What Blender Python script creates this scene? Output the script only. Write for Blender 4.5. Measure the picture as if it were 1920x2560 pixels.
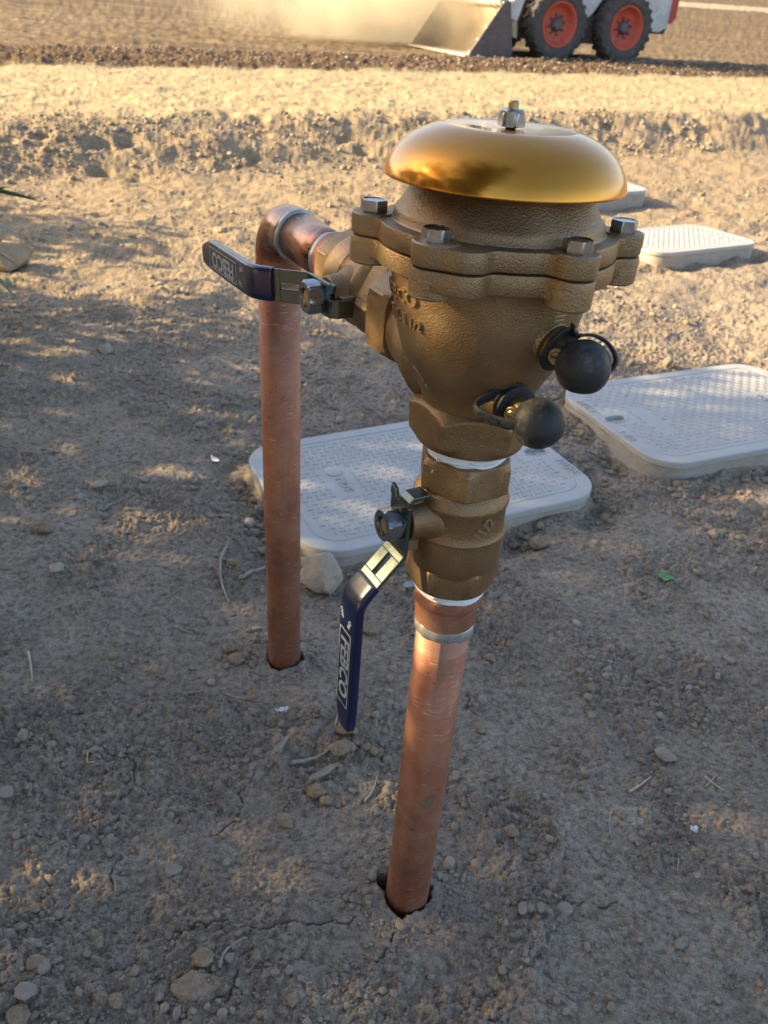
import bpy, bmesh, math, random
import numpy as np
from mathutils import Matrix, Vector, noise as mnoise
R_ = math.radians
S = bpy.context.scene
for o in list(bpy.data.objects): bpy.data.objects.remove(o)
COL = S.collection

# ------------------------------------------------------------------ camera, sky, sun, exposure
CAM_H = 0.737
PITCH, ROLL = R_(32.7), R_(3.8)
cd = bpy.data.cameras.new('camera'); cam = bpy.data.objects.new('camera', cd); COL.objects.link(cam)
fw = Vector((0, math.cos(PITCH), -math.sin(PITCH))); rt = Vector((1, 0, 0)); up = rt.cross(fw)
x_ax = rt*math.cos(ROLL) + up*math.sin(ROLL); y_ax = -rt*math.sin(ROLL) + up*math.cos(ROLL)
cam.matrix_world = Matrix(((x_ax.x, y_ax.x, -fw.x, 0), (x_ax.y, y_ax.y, -fw.y, 0), (x_ax.z, y_ax.z, -fw.z, CAM_H), (0, 0, 0, 1)))
cd.sensor_fit = 'VERTICAL'; cd.sensor_height = 36; cd.sensor_width = 27; cd.lens = 2040/2560*36
cd.clip_start = 0.02; cd.clip_end = 2000
cd.dof.use_dof = True; cd.dof.focus_distance = 0.56; cd.dof.aperture_fstop = cd.lens/1.7
S.camera = cam

SUN_EL, SUN_AZ = R_(24), math.atan2(-0.995, 0.07)      # azimuth measured from +Y towards +X
sdir = Vector((math.sin(SUN_AZ)*math.cos(SUN_EL), math.cos(SUN_AZ)*math.cos(SUN_EL), math.sin(SUN_EL)))
W = bpy.data.worlds.new('World'); S.world = W; W.use_nodes = True
nt = W.node_tree; nt.nodes.clear()
sky = nt.nodes.new('ShaderNodeTexSky'); sky.sky_type = 'NISHITA'; sky.sun_disc = False
sky.sun_elevation = SUN_EL; sky.sun_rotation = SUN_AZ; sky.dust_density = 3.0; sky.ozone_density = 0.6; sky.altitude = 300
bg = nt.nodes.new('ShaderNodeBackground'); bg.inputs[1].default_value = 0.135
wo = nt.nodes.new('ShaderNodeOutputWorld')
nt.links.new(sky.outputs[0], bg.inputs[0]); nt.links.new(bg.outputs[0], wo.inputs[0])
sl = bpy.data.lights.new('sun', 'SUN'); sl.energy = 5.0; sl.angle = R_(0.5); sl.color = (1.0, 0.76, 0.40)
so = bpy.data.objects.new('sun', sl); COL.objects.link(so)
so.rotation_mode = 'QUATERNION'; so.rotation_quaternion = sdir.to_track_quat('Z', 'Y')
S.view_settings.view_transform = 'Standard'; S.view_settings.look = 'None'
S.view_settings.exposure = 1.45; S.view_settings.gamma = 1; S.view_settings.use_curve_mapping = False

# ------------------------------------------------------------------ numpy noise
def _hash(ix, iy, seed):
    h = (ix.astype(np.int64)*374761393 + iy.astype(np.int64)*668265263 + seed*1442695041) & 0xffffffff
    h = ((h ^ (h >> 13))*1274126177) & 0xffffffff
    h = h ^ (h >> 16)
    return (h & 0xffffff)/float(0x1000000)
def perlin(x, y, seed):
    xi = np.floor(x); yi = np.floor(y); fx = x-xi; fy = y-yi
    u = fx*fx*fx*(fx*(fx*6-15)+10); v = fy*fy*fy*(fy*(fy*6-15)+10)
    def g(dx, dy):
        a = _hash(xi+dx, yi+dy, seed)*2*math.pi
        return np.cos(a)*(fx-dx)+np.sin(a)*(fy-dy)
    n0 = g(0, 0)*(1-u)+g(1, 0)*u; n1 = g(0, 1)*(1-u)+g(1, 1)*u
    return (n0*(1-v)+n1*v)*1.5
def worley(x, y, seed):
    xi = np.floor(x); yi = np.floor(y)
    f1 = np.full(x.shape, 9.0); f2 = np.full(x.shape, 9.0); idv = np.zeros(x.shape)
    for dx in (-1, 0, 1):
        for dy in (-1, 0, 1):
            cx = xi+dx; cy = yi+dy
            d = np.hypot(cx+_hash(cx, cy, seed)-x, cy+_hash(cx, cy, seed+7)-y)
            nearer = d < f1
            f2 = np.where(nearer, f1, np.minimum(f2, d)); idv = np.where(nearer, _hash(cx, cy, seed+13), idv)
            f1 = np.where(nearer, d, f1)
    return f1, f2, idv
def sstep(a, b, v):
    t = np.clip((v-a)/(b-a), 0, 1); return t*t*(3-2*t)
def seg_dist(x, y, P):
    d = np.full(x.shape, 9.0)
    for (x0, y0), (x1, y1) in zip(P[:-1], P[1:]):
        ex, ey = x1-x0, y1-y0; L2 = ex*ex+ey*ey
        t = np.clip(((x-x0)*ex+(y-y0)*ey)/L2, 0, 1)
        d = np.minimum(d, np.hypot(x-x0-t*ex, y-y0-t*ey))
    return d

YAW = R_(30); CA, SA = math.cos(YAW), math.sin(YAW)       # direction of the bank, windrow and boxes
BOXES = [  # cx, cy, yaw, length, width, top z, flip
    (0.058, 1.246, R_(27.5), .545, .358, .030, 0), (0.668, 1.574, R_(25), .550, .360, .040, 1),
    (0.985, 3.016, R_(30), .500, .320, .045, 0), (0.780, 3.800, R_(30), .500, .320, .060, 0)]
FP = (0.0470, 0.4690); RP = (-0.1163, 0.7832)             # where the two pipes leave the ground
CRACKS = [[(-.165, .415), (-.12, .425), (-.09, .418), (-.06, .428), (-.02, .432), (0, .440)],
          [(.045, .440), (.035, .425), (.022, .40), (.015, .385)], [(-.30, .62), (-.255, .60), (-.25, .57), (-.27, .55), (-.285, .52)],
          [(-.12, .60), (-.135, .575), (-.13, .545), (-.15, .52), (-.165, .51)], [(-.11, .355), (-.10, .372), (-.105, .39), (-.09, .40)],
          [(-.085, .575), (-.08, .56), (-.09, .545)], [(-.24, .49), (-.242, .47), (-.235, .455)], [(-.06, .685), (-.09, .67), (-.11, .668)],
          [(.20, .47), (.23, .462), (.25, .468), (.27, .45)], [(.12, .74), (.117, .715), (.128, .70)], [(-.34, .50), (-.32, .505), (-.30, .495)]]

def ground_h(x, y, fine=True):
    x = np.asarray(x, float); y = np.asarray(y, float)
    b = -x*SA + y*CA; a = x*CA + y*SA
    wob = 0.16*perlin(a*0.9, b*0.9, 3) + 0.07*perlin(a*3.1, b*3.1, 4) + 0.035*perlin(a*9, b*9, 5)
    near = 1-sstep(5.0, 9.0, b)
    h = .012*perlin(x*1.7, y*1.7, 11) + .007*perlin(x*5, y*5, 12)
    dist = np.hypot(x, y)
    # smooth crust against crumbled patches
    crumb = sstep(-.12, .22, perlin(x*4.2, y*4.2, 21)+.45*perlin(x*11, y*11, 22))
    crumb = np.maximum(crumb, sstep(.32, .12, y)*0+sstep(.25, -.25, x)*sstep(.55, .40, y)*.9)
    crumb = np.maximum(crumb, sstep(1.3, 2.2, dist)*sstep(-.25, .2, perlin(x*2.2, y*2.2, 27))*.9)
    far0 = sstep(1.2, 2.6, dist)
    h += .0042*perlin(x*17, y*17, 13)*(.5+.8*crumb)
    h += .0026*(.35-np.abs(perlin(x*38, y*38, 14)))*(.5+crumb) + .0016*(.35-np.abs(perlin(x*75, y*75, 17)))*(.4+crumb)
    if fine:
        lod = 1-sstep(1.6, 4, dist)
        h += lod*.0014*perlin(x*90, y*90, 15)*(.6+.9*crumb) + lod*.0011*perlin(x*180, y*180, 16)+lod*.0006*perlin(x*330, y*330, 18)
        for sc, am, sd, th in ((42, .0036, 31, .86), (85, .0027, 32, .66), (160, .0020, 33, .35), (320, .0013, 36, .10)):
            f1, f2, iv = worley(x*sc+perlin(x*sc*.7, y*sc*.7, 40)*.5, y*sc+perlin(x*sc*.7, y*sc*.7, 41)*.5, sd)
            r = .22+.4*iv
            bump = np.sqrt(np.clip(1-(f1/r)**2, 0, 1))*r
            h += bump*am*2*(iv > th)*(crumb*.85+.35)*(lod if sc > 100 else (1-.8*far0))
    # coarser clods further off where the fine ones blur together
    f1, f2, iv = worley(x*13, y*13, 51)
    far = sstep(1.4, 2.6, dist)
    h += far*near*np.clip(.40-f1, 0, 1)*.022*(iv > .75)*sstep(-.1, .3, perlin(x*1.8, y*1.8, 52))
    h += far*near*(.010*perlin(x*4, y*7, 53)+.0045*perlin(x*13, y*17, 54)+.0025*perlin(x*34, y*40, 55)+.0015*perlin(x*80, y*90, 56))
    # bank
    bb = b + wob
    t = sstep(3.66, 4.46, bb)
    rough = sstep(3.65, 3.85, bb)*(1-sstep(4.25, 4.55, bb))
    h += .150*t
    h += rough*(.008*perlin(a*2.5, b*6, 61) + .0045*perlin(a*9, b*13, 62) + .0045*perlin(a*26, b*30, 63)+.004*perlin(a*60, b*60, 65))
    f1, f2, iv = worley(a*7, b*7, 64)
    h += -rough*np.clip(.42-f1, 0, 1)*.15*(iv < .16)
    # pale sand terrace
    sand = sstep(4.4, 4.7, bb)*(1-sstep(6.5, 7.0, b))
    h += sand*(.008*perlin(a*2.5, b*7, 71) + .003*perlin(a*9, b*16, 72) + .0022*perlin(a*30, b*44, 73)+.0016*perlin(a*70, b*90, 74))
    # windrow of churned dirt
    wr = sstep(6.6, 6.95, b+.3*wob)*(1-sstep(8.0, 8.7, b+.3*wob))
    h += wr*(.02+.022*perlin(a*4, b*6, 81)+.020*perlin(a*12, b*15, 82)+.012*perlin(a*30, b*30, 83))
    fld = sstep(8.2, 9.0, b)
    h += fld*(.012*perlin(a*.8, b*5, 85)+.012*perlin(a*3, b*14, 86)+.010*perlin(a*9, b*20, 87))
    # field climbs away slowly
    h += .055*np.clip(b-15, 0, 30) + .12*np.clip(b-45, 0, 60)
    # soil round the boxes
    for cx, cy, yw, L, Wd, zt, fl in BOXES:
        lx = (x-cx)*math.cos(yw)+(y-cy)*math.sin(yw); ly = -(x-cx)*math.sin(yw)+(y-cy)*math.cos(yw)
        qx = np.abs(lx)-L/2+.06; qy = np.abs(ly)-Wd/2+.06
        d = np.hypot(np.maximum(qx, 0), np.maximum(qy, 0))+np.minimum(np.maximum(qx, qy), 0)-.06
        ins = 1-sstep(-.03, .0, d)
        h = h*(1-ins) + ins*np.minimum(h, -.01)
        ringm = sstep(-.01, .01, d)*(1-sstep(.02, .09, d))
        h += ringm*(-.016+.026*perlin(x*9, y*9, 91)+.008*perlin(x*30, y*30, 92))*(zt < .05)
    # little heap beside the rear pipe, trodden rise near the front one
    h += .016*np.exp(-((x-RP[0]-.035)**2+(y-RP[1]+.05)**2)/.0016) + .010*np.exp(-((x+.03)**2+(y-.66)**2)/.003)
    h += -.010*np.exp(-((x-.04)**2+(y-.66)**2)/.004)
    for (px, py), r0, depth in ((FP, .0216, .045), (RP, .0216, .03)):
        dx, dy = x-px, y-py; r = np.hypot(dx, dy); th = np.arctan2(dy, dx)
        rim = r0 + .0016*np.sin(3*th+1)+.0020*perlin(np.cos(th)*3+px*9, np.sin(th)*3, 95)+.0022*perlin(x*160, y*160, 94)
        rim = rim + np.where(py < .6, 0.011*np.exp(-((th-2.75)/.34)**2)+.003*np.exp(-((th+1.9)/.5)**2), .002*np.exp(-((th-2.6)/.6)**2))
        cut = 1-sstep(rim-.0012, rim+.0015, r)
        near_p = 1-sstep(.05, .12, r)
        h = h*(1-near_p*.75)
        h += .0035*(1-sstep(.0, .012, np.abs(r-rim-.006)))*(1-cut)*perlin(x*70, y*70, 96)
        h = h*(1-cut)-cut*depth
    if fine:
        jx = x+.0045*perlin(x*60, y*60, 97)+.002*perlin(x*150, y*150, 99); jy = y+.0045*perlin(x*60, y*60, 98)+.002*perlin(x*150, y*150, 100)
        for C in CRACKS:
            dd = seg_dist(jx, jy, C)
            wdt = .0009+.0011*np.clip(perlin(x*40, y*40, 101), -.6, 1)
            h -= .0045*(1-sstep(wdt*.4, wdt+.0002, dd))*(wdt > .0005)
            h += .0012*(1-sstep(.002, .01, dd))
    return h

# ------------------------------------------------------------------ materials
MATS = {}
def newmat(name):
    m = bpy.data.materials.new(name); m.use_nodes = True; n = m.node_tree; MATS[name] = m
    return m, n, n.nodes['Principled BSDF']
def noise_tex(n, scale, detail=4, rough=.6, coord='Object', vec=None, stretch=None):
    t = n.nodes.new('ShaderNodeTexNoise'); t.inputs['Scale'].default_value = scale
    t.inputs['Detail'].default_value = detail; t.inputs['Roughness'].default_value = rough
    if vec is None:
        tc = n.nodes.new('ShaderNodeTexCoord'); vec = tc.outputs[coord]
    if stretch:
        mp = n.nodes.new('ShaderNodeMapping'); mp.inputs['Scale'].default_value = stretch
        n.links.new(vec, mp.inputs[0]); vec = mp.outputs[0]
    n.links.new(vec, t.inputs['Vector']); return t
def ramp(n, src, stops):
    r = n.nodes.new('ShaderNodeValToRGB'); e = r.color_ramp.elements
    while len(e) < len(stops): e.new(.5)
    for i, (p, c) in enumerate(stops):
        e[i].position = p; e[i].color = (*c, 1) if len(c) == 3 else c
    n.links.new(src, r.inputs[0]); return r
def mixc(n, fac, a, b, mode='MIX'):
    m = n.nodes.new('ShaderNodeMix'); m.data_type = 'RGBA'; m.blend_type = mode
    for i, v in ((0, fac), (6, a), (7, b)):
        if isinstance(v, (int, float)): m.inputs[i].default_value = v
        elif isinstance(v, tuple): m.inputs[i].default_value = (*v, 1)
        else: n.links.new(v, m.inputs[i])
    return m.outputs[2]
def bump(n, src, strength, dist, prev=None):
    b = n.nodes.new('ShaderNodeBump'); b.inputs['Strength'].default_value = strength; b.inputs['Distance'].default_value = dist
    n.links.new(src, b.inputs['Height'])
    if prev is not None: n.links.new(prev, b.inputs['Normal'])
    return b.outputs[0]
def mth(n, op, a, b=None, c=None):
    m = n.nodes.new('ShaderNodeMath'); m.operation = op
    for i, v in enumerate((a, b, c)):
        if v is None: continue
        if isinstance(v, (int, float)): m.inputs[i].default_value = v
        else: n.links.new(v, m.inputs[i])
    return m.outputs[0]
def maprange(n, src, a, b, lo=0., hi=1.):
    m = n.nodes.new('ShaderNodeMapRange'); m.interpolation_type = 'SMOOTHSTEP'
    n.links.new(src, m.inputs[0])
    for i, v in enumerate((a, b, lo, hi)): m.inputs[i+1].default_value = v
    return m.outputs[0]
def simple(name, col, rough=.6, metal=0., var=.0, vscale=40, bmp=0., bscale=300, bdist=.0005, coat=0., dust=0., spec=None):
    m, n, p = newmat(name)
    p.inputs['Roughness'].default_value = rough; p.inputs['Metallic'].default_value = metal
    p.inputs['Coat Weight'].default_value = coat; p.inputs['Coat Roughness'].default_value = .12
    if spec is not None: p.inputs['Specular IOR Level'].default_value = spec
    c = None
    if var:
        t = noise_tex(n, vscale, 5, .65)
        c = ramp(n, t.outputs[0], [(.3, tuple(v*(1-var) for v in col)), (.7, tuple(min(1, v*(1+var)) for v in col))]).outputs[0]
        rr = ramp(n, t.outputs[0], [(.3, (rough*.8,)*3), (.7, (min(1, rough*1.2),)*3)]); n.links.new(rr.outputs[0], p.inputs['Roughness'])
    if dust:
        t2 = noise_tex(n, vscale*.7+9, 6, .75); f = maprange(n, t2.outputs[0], .5, .72, 0, dust)
        c = mixc(n, f, c if c is not None else col, (.30, .25, .19))
    if c is not None: n.links.new(c, p.inputs['Base Color'])
    else: p.inputs['Base Color'].default_value = (*col, 1)
    if bmp:
        t3 = noise_tex(n, bscale, 3, .6); n.links.new(bump(n, t3.outputs[0], bmp, bdist), p.inputs['Normal'])
    return m

# soil
def soil_material():
    m, n, p = newmat('soil')
    tc = n.nodes.new('ShaderNodeTexCoord'); P = tc.outputs['Object']
    sx = n.nodes.new('ShaderNodeSeparateXYZ'); n.links.new(P, sx.inputs[0])
    b = mth(n, 'ADD', mth(n, 'MULTIPLY', sx.outputs[0], -SA), mth(n, 'MULTIPLY', sx.outputs[1], CA))
    big = noise_tex(n, 2.3, 5, .6, vec=P); mid = noise_tex(n, 13, 6, .65, vec=P); fine_ = noise_tex(n, 120, 5, .7, vec=P)
    grain = noise_tex(n, 600, 3, .7, vec=P)
    bw = mth(n, 'ADD', b, mth(n, 'MULTIPLY', mth(n, 'SUBTRACT', mid.outputs[0], .5), .35))
    bw = mth(n, 'ADD', bw, mth(n, 'MULTIPLY', mth(n, 'SUBTRACT', big.outputs[0], .5), .35))
    c1 = ramp(n, mid.outputs[0], [(.30, (.26, .208, .158)), (.52, (.36, .297, .232)), (.72, (.46, .388, .31))]).outputs[0]
    c1 = mixc(n, .45, c1, ramp(n, big.outputs[0], [(.35, (.275, .22, .168)), (.65, (.45, .38, .30))]).outputs[0])
    # powdery pale patches
    pw = maprange(n, noise_tex(n, 5.5, 7, .72, vec=P).outputs[0], .56, .70, 0, .45)
    c1 = mixc(n, pw, c1, (.50, .44, .36))
    c2 = ramp(n, mid.outputs[0], [(.3, (.46, .355, .21)), (.7, (.58, .455, .275))]).outputs[0]          # sand terrace
    c3 = ramp(n, mid.outputs[0], [(.3, (.085, .052, .028)), (.7, (.20, .13, .072))]).outputs[0]         # windrow
    strk = noise_tex(n, 3.0, 6, .7, vec=P, stretch=None)
    mp = n.nodes.new('ShaderNodeMapping'); mp.inputs['Rotation'].default_value = (0, 0, -YAW); mp.inputs['Scale'].default_value = (.25, 3.0, 1)
    n.links.new(P, mp.inputs[0]); n.links.new(mp.outputs[0], strk.inputs['Vector'])
    c4 = ramp(n, strk.outputs[0], [(.30, (.09, .062, .035)), (.5, (.20, .142, .082)), (.68, (.36, .27, .165))]).outputs[0]
    c = mixc(n, maprange(n, bw, 1.3, 3.2, 0, .60), c1, (.40, .295, .17))  # warmth of the sunlight put into the soil colour over the sunlit stretch
    c = mixc(n, maprange(n, bw, 4.25, 4.5), c, c2)
    c = mixc(n, maprange(n, bw, 6.65, 6.85), c, c3)
    c = mixc(n, maprange(n, bw, 8.1, 8.5), c, c4)
    c = mixc(n, mth(n, 'MULTIPLY', maprange(n, b, 25.5, 26.), maprange(n, b, 29, 28.5, 0, .8)), c, (.60, .50, .35))
    c = mixc(n, .85, c, ramp(n, fine_.outputs[0], [(.34, (.40, .375, .35)), (.50, (.90, .89, .88)), (.64, (1.16, 1.16, 1.16))]).outputs[0], 'MULTIPLY')
    c = mixc(n, .6, c, ramp(n, grain.outputs[0], [(.35, (.55, .55, .55)), (.6, (1, 1, 1)), (.75, (1.3, 1.3, 1.3))]).outputs[0], 'MULTIPLY')
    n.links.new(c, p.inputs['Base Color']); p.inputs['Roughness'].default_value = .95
    p.inputs['Specular IOR Level'].default_value = .15
    nb = bump(n, fine_.outputs[0], .8, .0026); nb = bump(n, grain.outputs[0], .7, .0009, nb)
    vo = n.nodes.new('ShaderNodeTexVoronoi'); vo.inputs['Scale'].default_value = 420; n.links.new(P, vo.inputs['Vector'])
    nb = bump(n, mth(n, 'SUBTRACT', 1., vo.outputs['Distance']), .35, .0010, nb)
    n.links.new(nb, p.inputs['Normal'])
    return m
SOIL = soil_material()
def clod_material():
    m, n, p = newmat('clod'); P = n.nodes.new('ShaderNodeTexCoord').outputs['Object']
    t = noise_tex(n, 18, 5, .7, vec=P); f = noise_tex(n, 500, 4, .7, vec=P)
    c = ramp(n, t.outputs[0], [(.3, (.25, .198, .15)), (.55, (.335, .275, .213)), (.72, (.42, .352, .28))]).outputs[0]
    at = n.nodes.new('ShaderNodeAttribute'); at.attribute_name = 'tint'
    c = mixc(n, mth(n, 'MULTIPLY', at.outputs['Fac'], .7), c, (.44, .39, .33))
    c = mixc(n, .4, c, ramp(n, f.outputs[0], [(.35, (.6, .6, .6)), (.6, (1, 1, 1))]).outputs[0], 'MULTIPLY')
    n.links.new(c, p.inputs['Base Color']); p.inputs['Roughness'].default_value = .95; p.inputs['Specular IOR Level'].default_value = .15
    n.links.new(bump(n, f.outputs[0], .6, .001), p.inputs['Normal']); return m
CLOD = clod_material()
M_rock = simple('pale_rock', (.40, .335, .265), .85, 0, .22, 30, .7, 180, .002, spec=.2)
M_rock2 = simple('tan_rock', (.40, .29, .19), .9, 0, .2, 14, .5, 120, .002, spec=.2)
M_greyst = simple('grey_stone', (.29, .25, .205), .85, 0, .22, 40, .4, 300, .0008, spec=.25)
M_clodb = simple('brown_clod', (.30, .225, .155), .95, 0, .3, 160, 1.0, 420, .0022, spec=.1)

def brass_material():
    m, n, p = newmat('cast_bronze')
    t = noise_tex(n, 26, 5, .6); g = noise_tex(n, 560, 3, .65); g2 = noise_tex(n, 1500, 2, .6)
    c = ramp(n, t.outputs[0], [(.3, (.235, .142, .066)), (.55, (.32, .200, .098)), (.72, (.42, .285, .150))]).outputs[0]
    sp = maprange(n, g2.outputs[0], .62, .72, 0, .6)
    c = mixc(n, sp, c, (.75, .60, .38))
    geo = n.nodes.new('ShaderNodeNewGeometry')                     # worn paler along raised edges
    ed = maprange(n, geo.outputs['Pointiness'], .51, .60, 0, .45)
    c = mixc(n, ed, c, (.50, .41, .28))
    n.links.new(c, p.inputs['Base Color']); p.inputs['Metallic'].default_value = .80
    n.links.new(ramp(n, t.outputs[0], [(.3, (.42,)*3), (.7, (.56,)*3)]).outputs[0], p.inputs['Roughness'])
    vo = n.nodes.new('ShaderNodeTexVoronoi'); vo.inputs['Scale'].default_value = 1000; vo.feature = 'SMOOTH_F1'; vo.inputs['Smoothness'].default_value = .35
    n.links.new(n.nodes.new('ShaderNodeTexCoord').outputs['Object'], vo.inputs['Vector'])
    dm = maprange(n, noise_tex(n, 55, 6, .75).outputs[0], .48, .74, 0, .28); c = mixc(n, dm, c, (.36, .29, .21)); n.links.new(c, p.inputs['Base Color'])
    nb = bump(n, mth(n, 'SUBTRACT', 1., vo.outputs['Distance']), .45, .0006); nb = bump(n, g.outputs[0], .16, .0006, nb)
    n.links.new(nb, p.inputs['Normal']); return m
BRASS = brass_material()
def copper_material(name, stain=1.0, bright=1.0, ro=(.50, .64), smear=0, band=None):
    m, n, p = newmat(name)
    tc = n.nodes.new('ShaderNodeTexCoord').outputs['Object']
    lng = noise_tex(n, 60, 4, .6, vec=tc, stretch=(1, 1, .06)); t = noise_tex(n, 22, 5, .65, vec=tc)
    c = ramp(n, t.outputs[0], [(.28, (.30*bright, .112*bright, .060*bright)), (.5, (.41*bright, .160*bright, .088*bright)), (.72, (.50*bright, .215*bright, .125*bright))]).outputs[0]
    c = mixc(n, .5, c, ramp(n, lng.outputs[0], [(.35, (.66, .62, .60)), (.55, (1, 1, 1))]).outputs[0], 'MULTIPLY')
    spots = maprange(n, noise_tex(n, 130, 2, .5, vec=tc).outputs[0], .70, .74, 0, .75*stain); c = mixc(n, spots, c, (.10, .045, .03))
    blot = maprange(n, noise_tex(n, 16, 3, .6, vec=tc).outputs[0], .66, .72, 0, .5*stain); c = mixc(n, blot, c, (.20, .10, .06))
    if smear:
        sm = maprange(n, noise_tex(n, 34, 5, .7, vec=tc, stretch=(1, 1, .5)).outputs[0], .55, .62, 0, smear); c = mixc(n, sm, c, (.40, .40, .40))
        ht = maprange(n, noise_tex(n, 24, 3, .6, vec=tc).outputs[0], .50, .62, 0, .6); c = mixc(n, ht, c, (.22, .09, .07))
    if band:
        sz = n.nodes.new('ShaderNodeSeparateXYZ'); n.links.new(tc, sz.inputs[0])
        zz = mth(n, 'ADD', sz.outputs[2], mth(n, 'MULTIPLY', mth(n, 'SUBTRACT', t.outputs[0], .5), .008))
        c = mixc(n, mth(n, 'MULTIPLY', maprange(n, zz, band-.0025, band+.0010), .5), c, (.50, .27, .19))
    # fine pale scratches: thin bands of stretched, tilted noise
    sf = None
    for k, (rot, sc) in enumerate((((.3, .5, .4), (16, 16, 260)), ((-.5, .2, 1.2), (20, 20, 330)), ((.1, -.6, 2.2), (24, 24, 300)))):
        mp = n.nodes.new('ShaderNodeMapping'); mp.inputs['Rotation'].default_value = rot; mp.inputs['Scale'].default_value = sc
        n.links.new(tc, mp.inputs[0]); q = noise_tex(n, 3.0, 2, .5, vec=mp.outputs[0])
        f = maprange(n, q.outputs[0], .66, .70, 0, 1)
        sf = f if sf is None else mth(n, 'MAXIMUM', sf, f)
    msk = maprange(n, noise_tex(n, 60, 2, .5, vec=tc).outputs[0], .42, .62, 0, .55)
    sf = mth(n, 'MULTIPLY', sf, msk)
    c = mixc(n, sf, c, (.80, .60, .48))
    dustm = maprange(n, noise_tex(n, 45, 6, .75, vec=tc).outputs[0], .42, .72, .08, .48); c = mixc(n, dustm, c, (.44, .30, .23))
    n.links.new(c, p.inputs['Base Color']); p.inputs['Metallic'].default_value = .58
    n.links.new(ramp(n, t.outputs[0], [(.3, (ro[0],)*3), (.7, (ro[1],)*3)]).outputs[0], p.inputs['Roughness'])
    n.links.new(bump(n, noise_tex(n, 160, 3, .6, vec=tc).outputs[0], .08, .0006), p.inputs['Normal']); return m
COPPER = copper_material('dusty_copper'); COPPERF = copper_material('dusty_copper_front', band=.3150); COPPER2 = copper_material('heated_copper', 1.0, 1.0, (.20, .34), .75)
COPPER2.node_tree.nodes['Principled BSDF'].inputs['Metallic'].default_value = .97
SOLDER = simple('solder', (.46, .47, .45), .42, .55, .25, 70, .3, 400, .0006)
ZINC = simple('zinc_plate', (.33, .335, .35), .27, 1.0, .20, 90, .12, 500, .0003)
ZINC2 = simple('satin_zinc_edge', (.60, .59, .57), .35, .9, .2, 90, .3, 700, .0004)
GREENZ = simple('lever_plate', (.13, .15, .138), .30, .95, .12, 50, .05, 500, .0003)
BLUE = simple('blue_vinyl', (.0015, .006, .045), .30, 0, .15, 60, .08, 150, .0005, coat=.35, dust=.04)
PRINT = simple('silver_print', (.42, .43, .45), .5)
TAPE = simple('thread_tape', (.84, .85, .87), .55, 0, .04, 90, .5, 300, .0006)
RUBBER = simple('black_rubber', (.022, .022, .025), .60, 0, .25, 60, .35, 700, .0006, dust=.34)
BRASSY = simple('machined_brass', (.62, .44, .20), .32, .9, .1, 60)
THREADB = simple('stem_brass', (.50, .38, .20), .4, .9, .1, 60)
def canopy_material():
    m, n, p = newmat('gold_lacquer')
    t = noise_tex(n, 14, 4, .6)
    c = ramp(n, t.outputs[0], [(.3, (.64, .255, .022)), (.7, (.72, .30, .032))]).outputs[0]
    sp = maprange(n, noise_tex(n, 170, 2, .5).outputs[0], .75, .78, 0, .6); c = mixc(n, sp, c, (.25, .15, .06))
    n.links.new(c, p.inputs['Base Color']); p.inputs['Metallic'].default_value = .88
    dm = maprange(n, noise_tex(n, 30, 7, .8).outputs[0], .50, .74, 0, .16); n.links.new(mixc(n, dm, c, (.45, .36, .25)), p.inputs['Base Color'])
    n.links.new(ramp(n, noise_tex(n, 40, 6, .75).outputs[0], [(.3, (.15,)*3), (.7, (.27,)*3)]).outputs[0], p.inputs['Roughness'])
    p.inputs['Coat Weight'].default_value = .35; p.inputs['Coat Roughness'].default_value = .08
    return m
GOLD = canopy_material()
def lid_material():
    m, n, p = newmat('box_plastic'); P = n.nodes.new('ShaderNodeTexCoord').outputs['Object']
    t = noise_tex(n, 7, 6, .65, vec=P); f = noise_tex(n, 60, 6, .8, vec=P)
    c = ramp(n, t.outputs[0], [(.35, (.40, .395, .39)), (.65, (.47, .46, .45))]).outputs[0]
    c = mixc(n, maprange(n, f.outputs[0], .55, .75, 0, .35), c, (.42, .35, .27))
    c = mixc(n, maprange(n, noise_tex(n, 38, 2, .5, vec=P).outputs[0], .72, .76, 0, .8), c, (.30, .22, .15))
    n.links.new(c, p.inputs['Base Color']); p.inputs['Roughness'].default_value = .55
    n.links.new(bump(n, noise_tex(n, 700, 2, .6, vec=P).outputs[0], .15, .0004), p.inputs['Normal']); return m
LIDP = lid_material()
def boxside_material():
    m, n, p = newmat('box_side_plastic'); P = n.nodes.new('ShaderNodeTexCoord').outputs['Object']
    f = noise_tex(n, 30, 6, .8, vec=P)
    c = mixc(n, maprange(n, f.outputs[0], .40, .62, 0, .7), (.40, .36, .31), (.33, .25, .18))
    n.links.new(c, p.inputs['Base Color']); p.inputs['Roughness'].default_value = .75
    n.links.new(bump(n, f.outputs[0], .3, .001), p.inputs['Normal']); return m
BOXS = boxside_material()

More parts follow.
